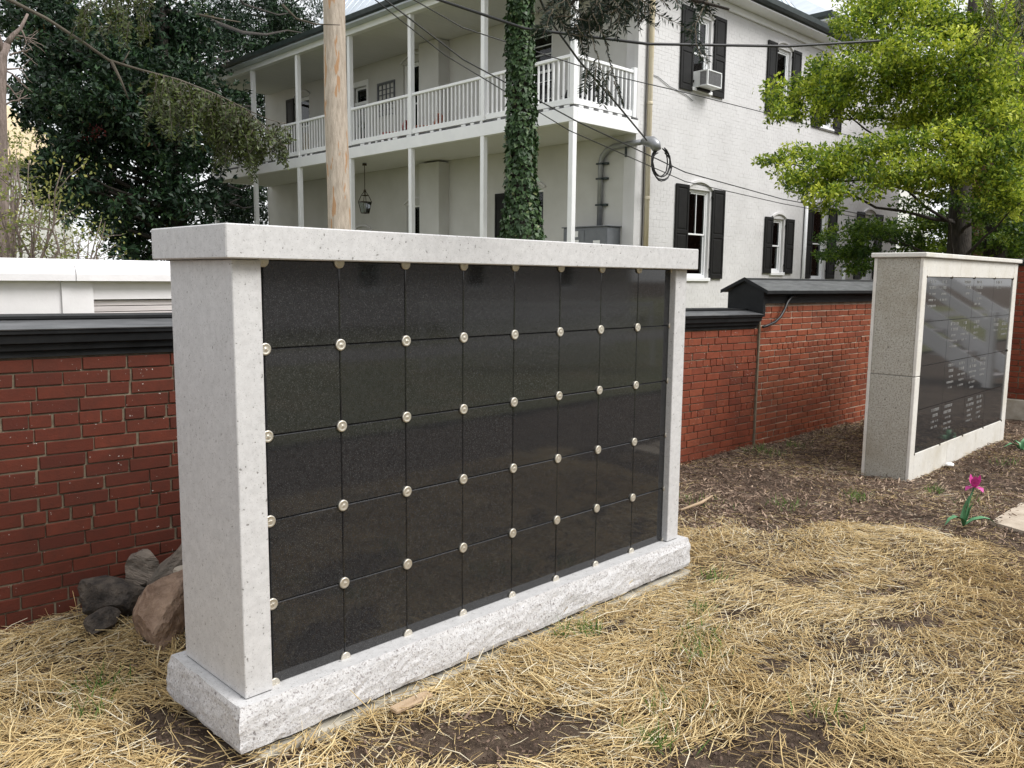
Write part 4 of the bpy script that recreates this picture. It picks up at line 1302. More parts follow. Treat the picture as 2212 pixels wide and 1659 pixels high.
# --- ivy covered trunk
ib, it_ = at(1126, 515, 11.0), at(1124, 0, 11.0)
ivd = (it_ - ib) / (it_[2] - ib[2])
IV = empty('ivy_trunk', tuple(ib + ivd * (0.4 - ib[2])))
tag(IV, 'tall tree trunk wrapped in dark green ivy in front of the porch', 'tree')
hs = np.linspace(0, 8.2, 18)
def ivr(h):
    zz = h + 0.4
    return float(np.interp(zz, [0.4, 2.2, 2.6, 3.2, 4.0, 5.2, 9], [0.28, 0.215, 0.150, 0.134, 0.122, 0.104, 0.08]))
MB().tube([tuple(ivd * h) for h in hs], [ivr(h) * 0.80 for h in hs], 14).build('trunk', M['bark'], IV)
n = 15000
h = rng.random(n) * 8.0
th = rng.random(n) * 2 * math.pi
lump = 0.75 + 0.5 * vnoise(th * 2, h * 2.2, 1.0, 9) + 0.25 * vnoise(th * 4, h * 5, 1, 10)
rr_ = np.array([ivr(x) for x in h]) * lump * (0.92 + 0.22 * rng.random(n)) + 0.012
rad = np.stack([np.cos(th), np.sin(th), np.zeros(n)], 1)
pos = ivd[None] * h[:, None] + rad * rr_[:, None]
dd = norm(np.array([0, 0, -1.0]) + rad * 0.55 + rng.normal(size=(n, 3)) * 0.45)
nn = norm(rad + np.array([0, 0, 0.35]) + rng.normal(size=(n, 3)) * 0.35)
LL = rng.uniform(0.035, 0.075, n)
o = link('ivy_leaves', leaf_mesh('ivy_leaves', pos, dd, nn, LL, LL * 1.0, np.clip(rng.normal(0.45, 0.22, n), 0, 1), M['ivy'], 0.12, 0.12, 0.30), IV)
o['kind'] = 'stuff'

# --- magnolia (dark, left)
MG = empty('magnolia_tree', tuple(np.array([*at(385, 560, 24)[:2], 0.45])))
tag(MG, 'big dark glossy leaved magnolia tree left of the porch', 'tree')
mo = np.array(MG.location)
cl_ = []
spec = [(60, 20, 95, 60), (150, 60, 110, 80), (260, 40, 110, 80), (360, 60, 110, 80), (470, 60, 95, 70), (560, 110, 85, 65), (90, 190, 55, 38), (180, 150, 85, 55),
        (70, 205, 50, 30), (120, 225, 55, 38), (60, 235, 40, 26), (160, 240, 70, 50), (240, 200, 90, 70), (330, 180, 95, 75), (420, 170, 90, 70), (500, 200, 80, 60),
        (75, 250, 45, 26), (110, 275, 55, 22), (200, 270, 60, 45), (290, 280, 85, 60), (380, 280, 90, 70), (440, 270, 60, 70), (160, 345, 55, 34), (140, 320, 45, 20),
        (210, 330, 70, 45), (290, 350, 80, 60), (380, 370, 80, 60), (440, 370, 45, 70), (80, 385, 48, 26), (130, 400, 70, 45), (200, 420, 60, 45), (280, 430, 80, 60), (370, 450, 80, 65),
        (440, 460, 45, 60), (165, 445, 34, 40), (110, 430, 45, 32), (255, 500, 50, 45), (320, 520, 70, 55), (400, 540, 75, 60), (290, 560, 45, 40), (350, 590, 70, 50),
        (440, 560, 60, 60), (520, 430, 50, 60), (520, 520, 50, 60), (540, 320, 50, 70), (500, 300, 60, 60), (640, 60, 70, 50), (600, 30, 60, 50), (560, 200, 60, 80), (480, 420, 60, 90), (560, 460, 60, 60), (570, 560, 60, 60), (500, 230, 60, 80), (540, 400, 50, 80), (470, 540, 60, 60), (210, 120, 70, 70), (75, 110, 55, 60), (110, 150, 60, 60), (60, 40, 60, 50), (130, 290, 55, 40), (110, 345, 45, 30), (180, 380, 50, 40), (230, 470, 50, 40), (250, 250, 80, 70), (420, 100, 80, 60), (330, 260, 70, 70), (330, 430, 60, 70)]
for dx, dy, rx, ry in spec:
    r0 = 24 + random.uniform(-1.6, 1.6) + (8.5 if dx > 455 else 0)
    s = r0 / F_PX
    for k in range(6):
        p = at(dx + random.uniform(-.7, .7) * rx, dy + random.uniform(-.7, .7) * ry, r0 + random.uniform(-1.2, 2.0))
        cl_.append((p - mo, rx * s * .52, rx * s * .52, ry * s * .50))
clump_foliage('crown', cl_, 430, 0.165, 0.066, M['magnolia'], MG, (0.05, 0.85), 0.35, 0.5, 0.55, 0.10, rosette=5)
tp = MB()
tp.tube([(0, 0, 0), (0.1, 0.0, 1.6), (0.05, 0.1, 3.2), (-0.1, 0.2, 5.0), (-0.1, 0.2, 8.0), (0, 0, 11)], [.30, .24, .21, .18, .13, .05], 12)
tp.build('trunk', M['bark'], MG)
bm_ = MB()
for (p, a, b, c) in cl_[::5]:
    h = max(1.2, min(9, p[2] * 0.8))
    bm_.tube(branch_pts((0, 0.1, h), p, 6, .05), np.linspace(.07, .015, 6), 6)
bm_.build('limbs', M['bark'], MG)
bud = [(at(190 + random.uniform(-22, 22), 285 + random.uniform(-18, 14), 23.0) - mo, .16, .16, .14) for _ in range(9)]
clump_foliage('pink_buds', bud, 300, 0.10, 0.05, M['pinkleaf'], MG, (0, 1))

# --- pines behind the porch roof
PN = empty('pine_tree', tuple(np.array([*at(600, 300, 36)[:2], 0.45])))
tag(PN, 'dark feathery pine rising behind the porch roof', 'tree')
po = np.array(PN.location)
cl_ = []
for k in range(46):
    dx, dy = random.uniform(430, 720), random.uniform(-160, 130)
    if dy > 40 and dx > 640 - (dy - 40): continue
    s = 36 / F_PX
    cl_.append((at(dx, dy, 36 + random.uniform(-2, 2)) - po, 42 * s, 42 * s, 26 * s))
clump_foliage('crown', cl_, 260, 0.26, 0.035, M['pine'], PN, (0.1, 0.9), 0.15, 0.3, 0.5, 0.15, rosette=3)
MB().tube([(0, 0, 0), (0.1, 0, 5), (0, 0.1, 10), (0, 0, 15)], [.35, .28, .2, .05], 10).build('trunk', M['bark'], PN)
bm_ = MB()
for (p, a, b, c) in cl_[::3]:
    bm_.tube(branch_pts((0, 0, max(3, p[2] * .95)), p, 5, .04), np.linspace(.06, .015, 5), 5)
bm_.build('limbs', M['bark'], PN)

# --- bare tree and pale spring shrubs at the left edge
BT = empty('bare_tree', tuple(np.array([*at(6, 560, 17)[:2], 0.45])))
tag(BT, 'leafless tree with pinkish grey bark at the left edge', 'tree')
bo_ = np.array(BT.location)
L_ = lambda x, y, r=17: tuple(at(x, y, r) - bo_)
tb_ = MB().tube([(0, 0, 0), L_(6, 500), L_(4, 330), L_(2, 210), L_(6, 120), L_(16, 95)], [.13, .11, .09, .08, .07, .06], 10)
tb_.build('trunk', M['bark_g'], BT)
lb_ = MB()
lb_.tube([L_(8, 118), L_(-12, 60), L_(-20, -40)], [.06, .05, .04], 8)
lb_.tube([L_(14, 97), L_(28, 76), L_(44, 62), L_(60, 30)], [.055, .04, .03, .02], 8)
for (a, b) in (((20, 120), (66, 105)), ((10, 150), (62, 150)), ((8, 150), (50, 175)), ((45, 62), (70, 110)), ((6, 230), (60, 205)), ((28, 76), (80, 85)), ((10, 180), (45, 220))):
    lb_.tube(branch_pts(L_(*a), L_(*b), 6, .08), np.linspace(.018, .006, 6), 5)
    for _ in range(3):
        q = (a[0] + (b[0] - a[0]) * .6, a[1] + (b[1] - a[1]) * .6)
        lb_.tube(branch_pts(L_(*q), L_(q[0] + random.uniform(5, 40), q[1] + random.uniform(-30, 35)), 5, .08), np.linspace(.009, .004, 5), 4)
lb_.build('limbs', M['bark_g'], BT)


def spring_shrub(dx, dy, r0, spread, label, dens, nb):
    S = empty('spring_shrub', tuple(np.array([*at(dx, 600, r0)[:2], 0.45])))
    tag(S, label, 'shrub')
    so = np.array(S.location)
    b_ = MB(); cl = []
    for k in range(nb):
        e = at(dx + random.uniform(-1, 1) * spread, dy + random.uniform(-.7, .9) * spread * .8, r0 + random.uniform(-.8, .8)) - so
        p = branch_pts((random.uniform(-.2, .2), random.uniform(-.2, .2), 0), e, 7, .05)
        b_.tube(p, np.linspace(.035, .006, 7), 5)
        for _ in range(3):
            q = np.array(p[random.randrange(3, 6)])
            e2 = q + np.array([random.uniform(-.8, .8), random.uniform(-.5, .5), random.uniform(.0, .6)])
            b_.tube(branch_pts(q, e2, 5, .07), np.linspace(.010, .004, 5), 4)
            cl.append((e2, .34, .34, .16))
        cl.append((e, .42, .42, .2))
    b_.build('stems', M['bark_g'], S)
    clump_foliage('leaves', cl, dens * 1.3, 0.075, 0.040, M['spring'], S, (0.1, 0.95), 0.1, 0.4, 0.8, 0.15)


spring_shrub(40, 400, 15.0, 120, 'airy spring shrub with yellow green leaves at the left edge', 75, 16)
spring_shrub(150, 520, 19.0, 85, 'sparse pale shrub with fine twigs left of the magnolia foot', 34, 18)
spring_shrub(20, 290, 20.0, 70, 'taller yellowish spring shrub before the tan roofed house', 90, 9)

# --- bright green tree on the right
TB = np.array([*at(2076, 470, 16.7)[:2], 0.45])
GT = empty('oak_tree', tuple(TB))
tag(GT, 'bright yellow green tree with layered branches hanging before the pale house at right', 'tree')
cl_ = []
spec = [  # x, y, rx, ry, range, tone
    (1860, 40, 60, 45, 15.5), (1890, 0, 80, 50, 16), (1950, 30, 100, 60, 16), (2060, 30, 100, 60, 16), (2160, 50, 90, 70, 16), (1900, 90, 90, 40, 15.5), (2000, 110, 110, 40, 15), (2110, 120, 100, 50, 15.5),
    (1700, 205, 60, 40, 14.8), (1690, 240, 45, 26, 14.6), (1775, 165, 60, 40, 15), (1760, 220, 70, 45, 15), (1830, 150, 80, 45, 15), (1840, 215, 85, 50, 15.4), (1920, 180, 80, 50, 15.8), (1900, 250, 70, 30, 15.8),
    (1990, 200, 90, 50, 15.8), (2080, 200, 90, 50, 15.4), (2160, 210, 80, 60, 15.4), (1960, 260, 60, 30, 16.2), (2020, 250, 60, 30, 16), (2120, 260, 80, 40, 15.4), (2200, 270, 60, 60, 15.4),
    (1690, 345, 52, 14, 14.0), (1740, 340, 62, 26, 14.0), (1720, 380, 50, 24, 14.0), (1760, 400, 60, 30, 13.9), (1800, 350, 80, 34, 14), (1850, 330, 80, 34, 14.2), (1830, 400, 75, 32, 14),
    (1900, 370, 85, 40, 14.3), (1950, 320, 80, 36, 14.6), (1960, 390, 80, 34, 14.4), (2010, 350, 80, 40, 14.6), (2050, 300, 80, 40, 14.6), (2060, 390, 60, 34, 14.8), (2120, 350, 80, 50, 14.8), (2180, 380, 60, 50, 14.8), (2150, 320, 80, 40, 15), (2150, 430, 60, 26, 14.8), (2195, 440, 40, 40, 14.8), (1790, 440, 30, 22, 13.9), (1740, 425, 26, 16, 13.9)]
dark = [(1830, 500, 45, 24, 16.5), (1780, 545, 30, 16, 16.5), (1850, 575, 50, 18, 16.8), (1790, 500, 30, 20, 16.2), (2000, 440, 60, 22, 16.2), (2190, 480, 50, 40, 16), (2120, 450, 60, 30, 16), (2040, 540, 50, 20, 17.5), (2110, 540, 60, 20, 17.8), (2180, 550, 50, 20, 17.8), (1830, 530, 55, 28, 17), (1880, 505, 60, 28, 17), (1940, 500, 70, 28, 17.2), (2000, 500, 70, 30, 17.2), (1870, 545, 60, 20, 17), (2060, 520, 70, 30, 17.5), (2130, 520, 70, 34, 17.5), (2190, 520, 60, 40, 17.5), (1960, 535, 50, 18, 17), (1810, 560, 30, 18, 16.6), (2030, 470, 60, 20, 17.4), (2100, 475, 60, 22, 17.4)]  # lower tier: shade under the upper layers is put into a darker leaf tone
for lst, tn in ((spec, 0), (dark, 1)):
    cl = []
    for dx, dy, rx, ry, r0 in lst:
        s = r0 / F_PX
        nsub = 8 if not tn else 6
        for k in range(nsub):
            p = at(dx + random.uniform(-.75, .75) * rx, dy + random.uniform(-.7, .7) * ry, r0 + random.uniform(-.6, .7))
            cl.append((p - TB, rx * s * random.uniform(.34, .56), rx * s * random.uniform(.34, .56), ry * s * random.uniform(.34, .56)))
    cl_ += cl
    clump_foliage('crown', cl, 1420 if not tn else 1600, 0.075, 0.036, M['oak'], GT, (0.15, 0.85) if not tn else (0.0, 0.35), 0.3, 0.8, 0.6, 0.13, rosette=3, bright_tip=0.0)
MB().tube([(0, 0, -.2), (0.02, 0, 1.8), (0.0, 0.05, 3.0), (0.05, .1, 4.5), (0, 0, 7.5)], [.24, .19, .17, .14, .06], 12).build('trunk', M['bark'], GT)
t2 = at(2155, 470, 17.4) - TB; t2[2] = 0
MB().tube([tuple(t2 + np.array([0, 0, -.2])), tuple(t2 + np.array([0, 0, 2])), tuple(t2 + np.array([.1, 0, 4.2])), tuple(t2 + np.array([.2, .1, 7]))], [.22, .18, .15, .07], 12).build('trunk', M['bark'], GT)
bm_ = MB()
for (p, a, b, c) in cl_[::23]:
    h = max(1.5, min(6.5, p[2] - random.uniform(0.1, 1.6)))
    bm_.tube(branch_pts((0, 0, h), p, 7, .05, -.05), np.linspace(.034, .006, 7), 6)
bm_.build('limbs', M['bark'], GT)


# --- needle sprays
def spray(name, twigs, mat, parent, nl=0.025, nw=0.0028, step=0.004, tone=(0.2, 0.8), flat=True, stem=0.0022, stemmat='twig'):
    C, D, N, T, L = [], [], [], [], []
    sb = MB()
    for tw in twigs:
        pts = [np.array(p) for p in tw]
        sb.tube([tuple(p) for p in pts], np.linspace(stem, stem * .4, len(pts)), 4)
        bn = norm(np.array([[random.gauss(0, 1), random.gauss(0, 1), random.gauss(0, 1)]]))[0]
        for a, b in zip(pts[:-1], pts[1:]):
            d = b - a; Ls = np.linalg.norm(d); d = d / max(Ls, 1e-6)
            sd_ = np.cross(d, bn); sd_ /= max(np.linalg.norm(sd_), 1e-6)
            k = max(1, int(Ls / step))
            t = (np.arange(k) + rng.random(k)) / k
            for sg in (1, -1):
                C.append(a + d * (t * Ls)[:, None])
                dirs = d * .75 + sd_ * sg + rng.normal(size=(k, 3)) * (.22 if flat else .5)
                D.append(dirs); N.append(np.tile(bn, (k, 1)) + rng.normal(size=(k, 3)) * .3)
                T.append(np.clip(tone[0] + (tone[1] - tone[0]) * rng.random(k) + random.gauss(0, .05), 0, 1)); L.append(nl * rng.uniform(.6, 1.15, k))
    sb.build('twigs', M[stemmat], parent)['kind'] = 'stuff'
    L = np.concatenate(L)
    o = link(name, leaf_mesh(name, np.concatenate(C), np.concatenate(D), np.concatenate(N), L, np.full(len(L), nw), np.concatenate(T), mat, 0, .05, .5), parent)
    o['kind'] = 'stuff'


YW = empty('yew_tree', (2.6, -5.6, 0))
tag(YW, 'yew whose dark needled branches hang into the top of the view', 'tree')
yo = np.array(YW.location)
MB().tube([(0, 0, -.1), (0.05, 0, 1.5), (0, .1, 3.0), (.05, .1, 5.5)], [.22, .18, .14, .06], 12).build('trunk', M['bark'], YW)
lim = MB()
def yl(x, y, r): return at(x, y, r) - yo
lim.tube([(0, .1, 2.9), (-.6, 1.6, 3.35), (-1.0, 3.2, 3.30), tuple(yl(1300, -150, 3.2))], [.05, .04, .03, .018], 7)
lim.tube([tuple(yl(1300, -150, 3.2)), tuple(yl(1270, -60, 3.2)), tuple(yl(1235, 10, 3.15))], [.016, .010, .006], 6)
lim.tube([tuple(yl(1300, -150, 3.2)), tuple(yl(1400, -60, 3.2)), tuple(yl(1500, 0, 3.2)), tuple(yl(1575, 20, 3.25))], [.016, .010, .007, .004], 6)
lim.tube([(0, .1, 2.7), (1.6, 2.0, 3.3), tuple(yl(2230, -160, 4.2))], [.05, .035, .014], 7)
lim.build('limbs', M['bark'], YW)
tw = []
def chain(*pts, r0=3.2, dr=0.10):
    q = []
    rr0 = r0 + random.uniform(-dr, dr)
    for (a, b), (c, d) in zip(pts[:-1], pts[1:]):
        for i in range(4):
            t = i / 4
            q.append(yl(a + (c - a) * t + random.uniform(-2, 2), b + (d - b) * t + random.uniform(-2, 2), rr0))
    q.append(yl(*pts[-1], rr0))
    tw.append(q)
    return q
# the hanging mass at top centre
for _ in range(105):
    x, y = random.uniform(1190, 1410), random.uniform(-70, 40)
    a = random.uniform(-0.9, 0.9) + math.pi / 2
    L = random.uniform(45, 95)
    chain((x, y), (x + L * math.cos(a) * .5, y + L * math.sin(a) * .35), (x + L * math.cos(a), y + L * math.sin(a) * .62))
for _ in range(16):
    x, y = random.uniform(1185, 1300), random.uniform(20, 75)
    a = random.choice([random.uniform(-.3, .5), random.uniform(2.5, 3.4), random.uniform(1.1, 2.0)])
    L = random.uniform(30, 55)
    chain((x, y), (x + L * math.cos(a), y + L * math.sin(a) * .6))
chain((1265, 20), (1275, 70), (1290, 120), (1300, 165), (1325, 215))
chain((1285, 10), (1300, 60), (1312, 110), (1325, 160), (1345, 222))
chain((1250, 60), (1258, 100), (1265, 125)); chain((1275, 90), (1262, 120)); chain((1290, 125), (1270, 160)); chain((1290, 140), (1282, 190))
chain((1300, 165), (1285, 215)); chain((1318, 150), (1300, 190)); chain((1325, 175), (1338, 205)); chain((1268, 150), (1262, 200)); chain((1310, 190), (1302, 225))
for _ in range(9):
    x = random.uniform(1395, 1520); y = random.uniform(-45, 5)
    chain((x, y), (x + random.uniform(10, 45), y + random.uniform(15, 36)))
chain((1490, 0), (1530, 20), (1545, 35)); chain((1520, 20), (1500, 60), (1505, 95), (1520, 130)); chain((1505, 70), (1478, 62)); chain((1510, 95), (1530, 120), (1526, 138))
chain((1530, 0), (1500, 45), (1490, 88)); chain((1520, 30), (1548, 8)); chain((1505, 100), (1512, 128))
spray('needles', tw, M['yew'], YW, 0.031, 0.0054, 0.0048, (0.0, 0.70))
tw = []
for _ in range(34):
    x = random.uniform(2120, 2260); y = random.uniform(-40, 60)
    chain((x, y), (x + random.uniform(-30, 25), y + random.uniform(25, 60)), r0=4.2, dr=.2)
spray('needles', tw, M['yew'], YW, 0.036, 0.0045, 0.006, (0.45, 1.0))

HM = empty('hemlock_tree', (-2.4, 4.3, 0.45))
tag(HM, 'hemlock reaching a long brown green branch in front of the magnolia', 'tree')
ho = np.array(HM.location)
MB().tube([(0, 0, -.2), (0, 0, 2), (0.05, 0, 4), (0, .05, 6.5)], [.17, .14, .11, .05], 10).build('trunk', M['bark'], HM)
def hl(x, y, r=6.4): return at(x, y, r) - ho
lb_ = MB()
main = [(0, 0, 2.9), tuple(hl(-60, -40)), tuple(hl(100, 40)), tuple(hl(185, 95)), tuple(hl(235, 130)), tuple(hl(300, 150)), tuple(hl(385, 172)), tuple(hl(470, 205)), tuple(hl(530, 235)), tuple(hl(572, 275)), tuple(hl(622, 325))]
lb_.tube(main, [.028, .016, .011, .010, .009, .008, .007, .006, .0045, .003, .002], 7)
lb_.tube([tuple(hl(240, 130)), tuple(hl(262, 175)), tuple(hl(278, 215))], [.012, .008, .004], 5)
lb_.tube([tuple(hl(262, 142)), tuple(hl(280, 110))], [.006, .003], 5)
lb_.tube([tuple(hl(500, 222)), tuple(hl(580, 258)), tuple(hl(620, 268))], [.005, .003, .002], 5)
for pts_ in (((430, 32), (470, 40), (520, 48)), ((610, 10), (640, 40), (680, 52), (735, 54))):
    lb_.tube([tuple(hl(*q, 6.8)) for q in pts_], [.010, .007, .004], 5) if len(pts_) == 3 else lb_.tube([tuple(hl(*q, 6.8)) for q in pts_], [.010, .008, .006, .003], 5)
lb_.build('limbs', M['bark_h'], HM)
tw = []
def hchain(x, y, dx, dy, r0=6.4):
    q = []
    rr0 = r0 + random.uniform(-.25, .25)
    for i in range(6):
        t = i / 5
        q.append(hl(x + dx * t + random.uniform(-2, 2), y + dy * (t + .25 * t * t) + random.uniform(-2, 2), rr0))
    tw.append(q)
for _ in range(210):
    t = random.random()
    x = np.interp(t, [0, .3, .6, 1], [330, 400, 470, 560]); y = np.interp(x, [185, 300, 385, 470, 530, 572], [95, 150, 172, 205, 235, 275])
    hchain(x, y + random.uniform(0, 60) * (1 if random.random() < .6 else 0), random.uniform(-30, 24), random.uniform(25, 70))
for _ in range(46):
    x, y = random.uniform(560, 625), random.uniform(265, 330)
    hchain(x, y, random.uniform(-14, 20), random.uniform(10, 30))
for _ in range(60):
    x, y = random.uniform(470, 560), random.uniform(250, 330)
    hchain(x, y, random.uniform(-18, 18), random.uniform(12, 40))
for _ in range(90):
    x, y = random.uniform(160, 330), random.uniform(-60, 60)
    hchain(x, y, random.uniform(-22, 22), random.uniform(15, 45))
spray('needles', tw, M['hemlock'], HM, 0.042, 0.014, 0.012, (0.0, 0.85), flat=False, stem=.003, stemmat='bark_h')

# ------------------------------------------------------------------ straw, chips, grass
BP = [(0.44, -0.42, .44, .20, -.5), (0.62, -0.60, .38, .17, -.4), (1.22, -1.28, .50, .20, -.35), (0.98, -1.15, .28, .14, 0), (2.66, -1.2, .30, .08, -.6), (-0.25, 0.20, .12, .40, 0), (2.2, -0.6, .18, .06, -.5),
      (3.05, -0.62, .25, .07, -.5), (1.7, -0.25, .28, .05, 0.1), (-0.02, -0.15, .26, .05, 0.0), (3.1, -1.0, .2, .06, -.4), (1.85, -1.0, .16, .05, -.3)]


def straw_mask(x, y):
    edge = np.interp(y, [-5, -2.5, -1.41, -1.06, -0.34, -0.08, 0.62, 1.7], [4.8, 4.75, 4.45, 4.45, 4.25, 3.72, 3.5, 3.3])
    e = edge + (vnoise(x, y, 3.0, 20) - .5) * 0.55
    m_ = np.clip((e - x) / 0.22, 0, 1)
    for bx_, by_, rx, ry, an in BP:
        c, s = math.cos(an), math.sin(an)
        u = ((x - bx_) * c + (y - by_) * s) / rx; v = (-(x - bx_) * s + (y - by_) * c) / ry
        q = u * u + v * v + (vnoise(x, y, 9, 21) - .5) * 1.0
        m_ = m_ * np.clip((q - .35) / .9, 0.10, 1)
    m_ = m_ * np.clip(0.45 + 1.0 * vnoise(x, y, 2.1, 22) * vnoise(x, y, 6.5, 23) * 2.2, 0.25, 1)
    foot = (x > -0.15) & (x < 2.57) & (y > -0.06) & (y < 0.50)
    m_ = np.where(foot, 0, m_)
    m_ = np.where(y > wall_y(x) - 0.03, 0, m_)
    m_ = np.where((x > 0.4) & (x < 3.2) & (y > 0.55), m_ * .3, m_)
    return m_


def stalks(n, xr, yr, mask, L, W, tilt, hmax, flow=0.40, tone=(0.1, 1.0), mound=None):
    out = []
    got = 0
    while got < n:
        x = rng.uniform(*xr, 60000); y = rng.uniform(*yr, 60000)
        k = rng.random(60000) < mask(x, y)
        out.append(np.stack([x[k], y[k]], 1)); got += k.sum()
    p = np.concatenate(out)[:n]
    x, y = p[:, 0], p[:, 1]
    ang = np.where(rng.random(n) < flow, (vnoise(x, y, 1.7, 25) - .5) * 5.0 - .5 + rng.normal(size=n) * .35, rng.random(n) * math.pi)
    l = rng.uniform(*L, n) * (0.6 + 0.4 * rng.random(n)); w = rng.uniform(*W, n)
    tl = rng.normal(size=n) * tilt
    up = rng.random(n) < 0.012
    tl = np.where(up, rng.uniform(.4, 1.1, n), tl)
    thick = hmax * np.clip(mask(x, y), 0.1, 1)
    z = gz(x, y) + w + rng.random(n) ** 1.3 * thick
    if mound is not None: z = z + mound(x, y) * rng.random(n)
    d = np.stack([np.cos(ang) * np.cos(tl), np.sin(ang) * np.cos(tl), np.sin(tl)], 1)
    c = np.stack([x, y, z + np.abs(d[:, 2]) * l * .45], 1)
    s = norm(np.cross(d, np.array([0, 0, 1.0]))); u = np.cross(s, d)
    bend = s * (rng.normal(size=n) * .06 * l)[:, None] + u * (rng.normal(size=n) * .04 * l)[:, None]
    rings = []
    for t, ws in ((-.5, .8), (0, 1), (.5, .6)):
        ctr = c + d * (t * l)[:, None] + bend * (1 - 4 * t * t)
        for k in range(3):
            a = 2 * math.pi * k / 3
            rings.append(ctr + (s * math.cos(a) + u * math.sin(a) * .7) * (w * ws * .5)[:, None])
    V = np.stack(rings, 1).reshape(-1, 3)
    base = np.arange(n)[:, None, None] * 9
    q = np.array([[0, 1, 4, 3], [1, 2, 5, 4], [2, 0, 3, 5], [3, 4, 7, 6], [4, 5, 8, 7], [5, 3, 6, 8]])[None]
    F = (base + q).reshape(-1, 4)
    patch = vnoise(x, y, 1.4, 27)
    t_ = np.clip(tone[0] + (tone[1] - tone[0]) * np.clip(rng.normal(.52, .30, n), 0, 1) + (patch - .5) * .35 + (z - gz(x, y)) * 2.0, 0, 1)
    return V, F, np.repeat(t_, 9)


def mound(x, y):
    return 0.13 * np.exp(-(((x - 4.02) / .28) ** 2 + ((y + 0.85) / .30) ** 2)) + 0.03 * np.exp(-(((x - 3.3) / .7) ** 2 + ((y + 0.4) / .6) ** 2)) + 0.03 * np.exp(-(((x + 0.5) / .5) ** 2 + ((y - 1.35) / .4) ** 2))


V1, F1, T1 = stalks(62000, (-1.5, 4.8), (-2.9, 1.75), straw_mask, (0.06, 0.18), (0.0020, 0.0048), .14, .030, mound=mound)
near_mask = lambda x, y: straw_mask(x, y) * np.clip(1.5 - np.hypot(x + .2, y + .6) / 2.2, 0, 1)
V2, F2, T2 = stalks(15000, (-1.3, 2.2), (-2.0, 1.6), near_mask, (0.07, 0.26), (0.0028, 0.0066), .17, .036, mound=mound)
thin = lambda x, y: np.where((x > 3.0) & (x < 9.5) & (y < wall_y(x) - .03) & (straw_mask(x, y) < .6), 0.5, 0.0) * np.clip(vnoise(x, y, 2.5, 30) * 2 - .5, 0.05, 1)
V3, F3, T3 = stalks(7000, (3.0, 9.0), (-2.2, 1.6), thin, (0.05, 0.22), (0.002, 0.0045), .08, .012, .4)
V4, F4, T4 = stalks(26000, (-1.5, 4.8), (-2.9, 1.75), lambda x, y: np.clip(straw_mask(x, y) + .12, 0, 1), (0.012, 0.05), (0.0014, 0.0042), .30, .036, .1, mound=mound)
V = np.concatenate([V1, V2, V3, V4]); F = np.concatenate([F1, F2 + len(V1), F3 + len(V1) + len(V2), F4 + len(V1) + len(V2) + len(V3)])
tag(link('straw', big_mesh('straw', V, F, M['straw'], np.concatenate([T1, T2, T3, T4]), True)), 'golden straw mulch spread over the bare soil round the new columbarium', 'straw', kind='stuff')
clear = lambda x, y: ~(((x > -0.19) & (x < 2.62) & (y > -0.115) & (y < .53)) | ((x > 5.9) & (x < 8.76) & (y > -.13) & (y < .32)))
chm = lambda x, y: np.where((y < wall_y(x) - .03) & clear(x, y), np.clip(1.05 - straw_mask(x, y) * .85, 0.1, 1) * np.clip((x - 2.2) / 1.4, .04, 1), 0)
V, F, T = stalks(36000, (-1.2, 9.9), (-2.6, 1.6), chm, (0.010, 0.065), (0.003, 0.014), .30, .016, .2, (0.0, 1.0))
tag(link('wood_chip_mulch', big_mesh('wood_chip_mulch', V, F, M['chip'], np.clip(T * .9, 0, 1))), 'dark brown wood chip mulch and crumbs of soil below the brick walls', 'mulch', kind='stuff')
crm = lambda x, y: np.where((y < wall_y(x) - .03) & clear(x, y), np.clip(1.0 - straw_mask(x, y), 0.03, 1), 0)
V, F, T = stalks(9000, (-1.2, 4.2), (-2.6, 1.6), crm, (0.006, 0.020), (0.005, 0.015), .5, .010, .1, (0.0, .55))
tag(link('soil_crumbs', big_mesh('soil_crumbs', V, F, M['chip'], T * .6)), 'dark crumbs of bare soil showing between the straw', 'soil', kind='stuff')
# grass tufts
GTF = [(1.52, -0.20, .07, 70), (1.40, -.16, .05, 30), (0.99, -0.98, .07, 70), (4.99, -0.05, .10, 60), (5.97, 1.25, .14, 90), (6.5, 1.2, .12, 40), (5.6, -0.42, .07, 60), (2.6, -.22, .08, 40), (2.15, -.45, .07, 35), (1.9, -.6, .10, 40),
       (1.75, -.72, .12, 50), (1.25, -.85, .10, 30), (-.30, 0.85, .10, 60), (-.42, .62, .08, 30), (0.55, -1.05, .05, 30), (4.3, .2, .15, 50), (3.9, .7, .2, 40), (7.2, -.5, .1, 30), (5.4, -.75, .1, 20), (0.9, -1.35, .06, 24), (1.6, -1.35, .12, 24)]
C, D, N, T, L = [], [], [], [], []
for x, y, r_, k in GTF:
    px = x + rng.normal(size=k) * r_ * .6; py = y + rng.normal(size=k) * r_ * .6
    C.append(np.stack([px, py, gz(px, py) + .004], 1))
    D.append(np.stack([rng.normal(size=k) * .45, rng.normal(size=k) * .45, np.ones(k)], 1)); N.append(sphere_pts(k) * [1, 1, .2])
    T.append(rng.random(k)); L.append(rng.uniform(.05, .12, k))
L = np.concatenate(L)
tag(link('grass_tufts', leaf_mesh('grass_tufts', np.concatenate(C), np.concatenate(D), np.concatenate(N), L, .0045, np.concatenate(T), M['grass'], .2, .25, .35)), 'small tufts of green grass sprouting through straw and mulch', 'grass', kind='stuff')


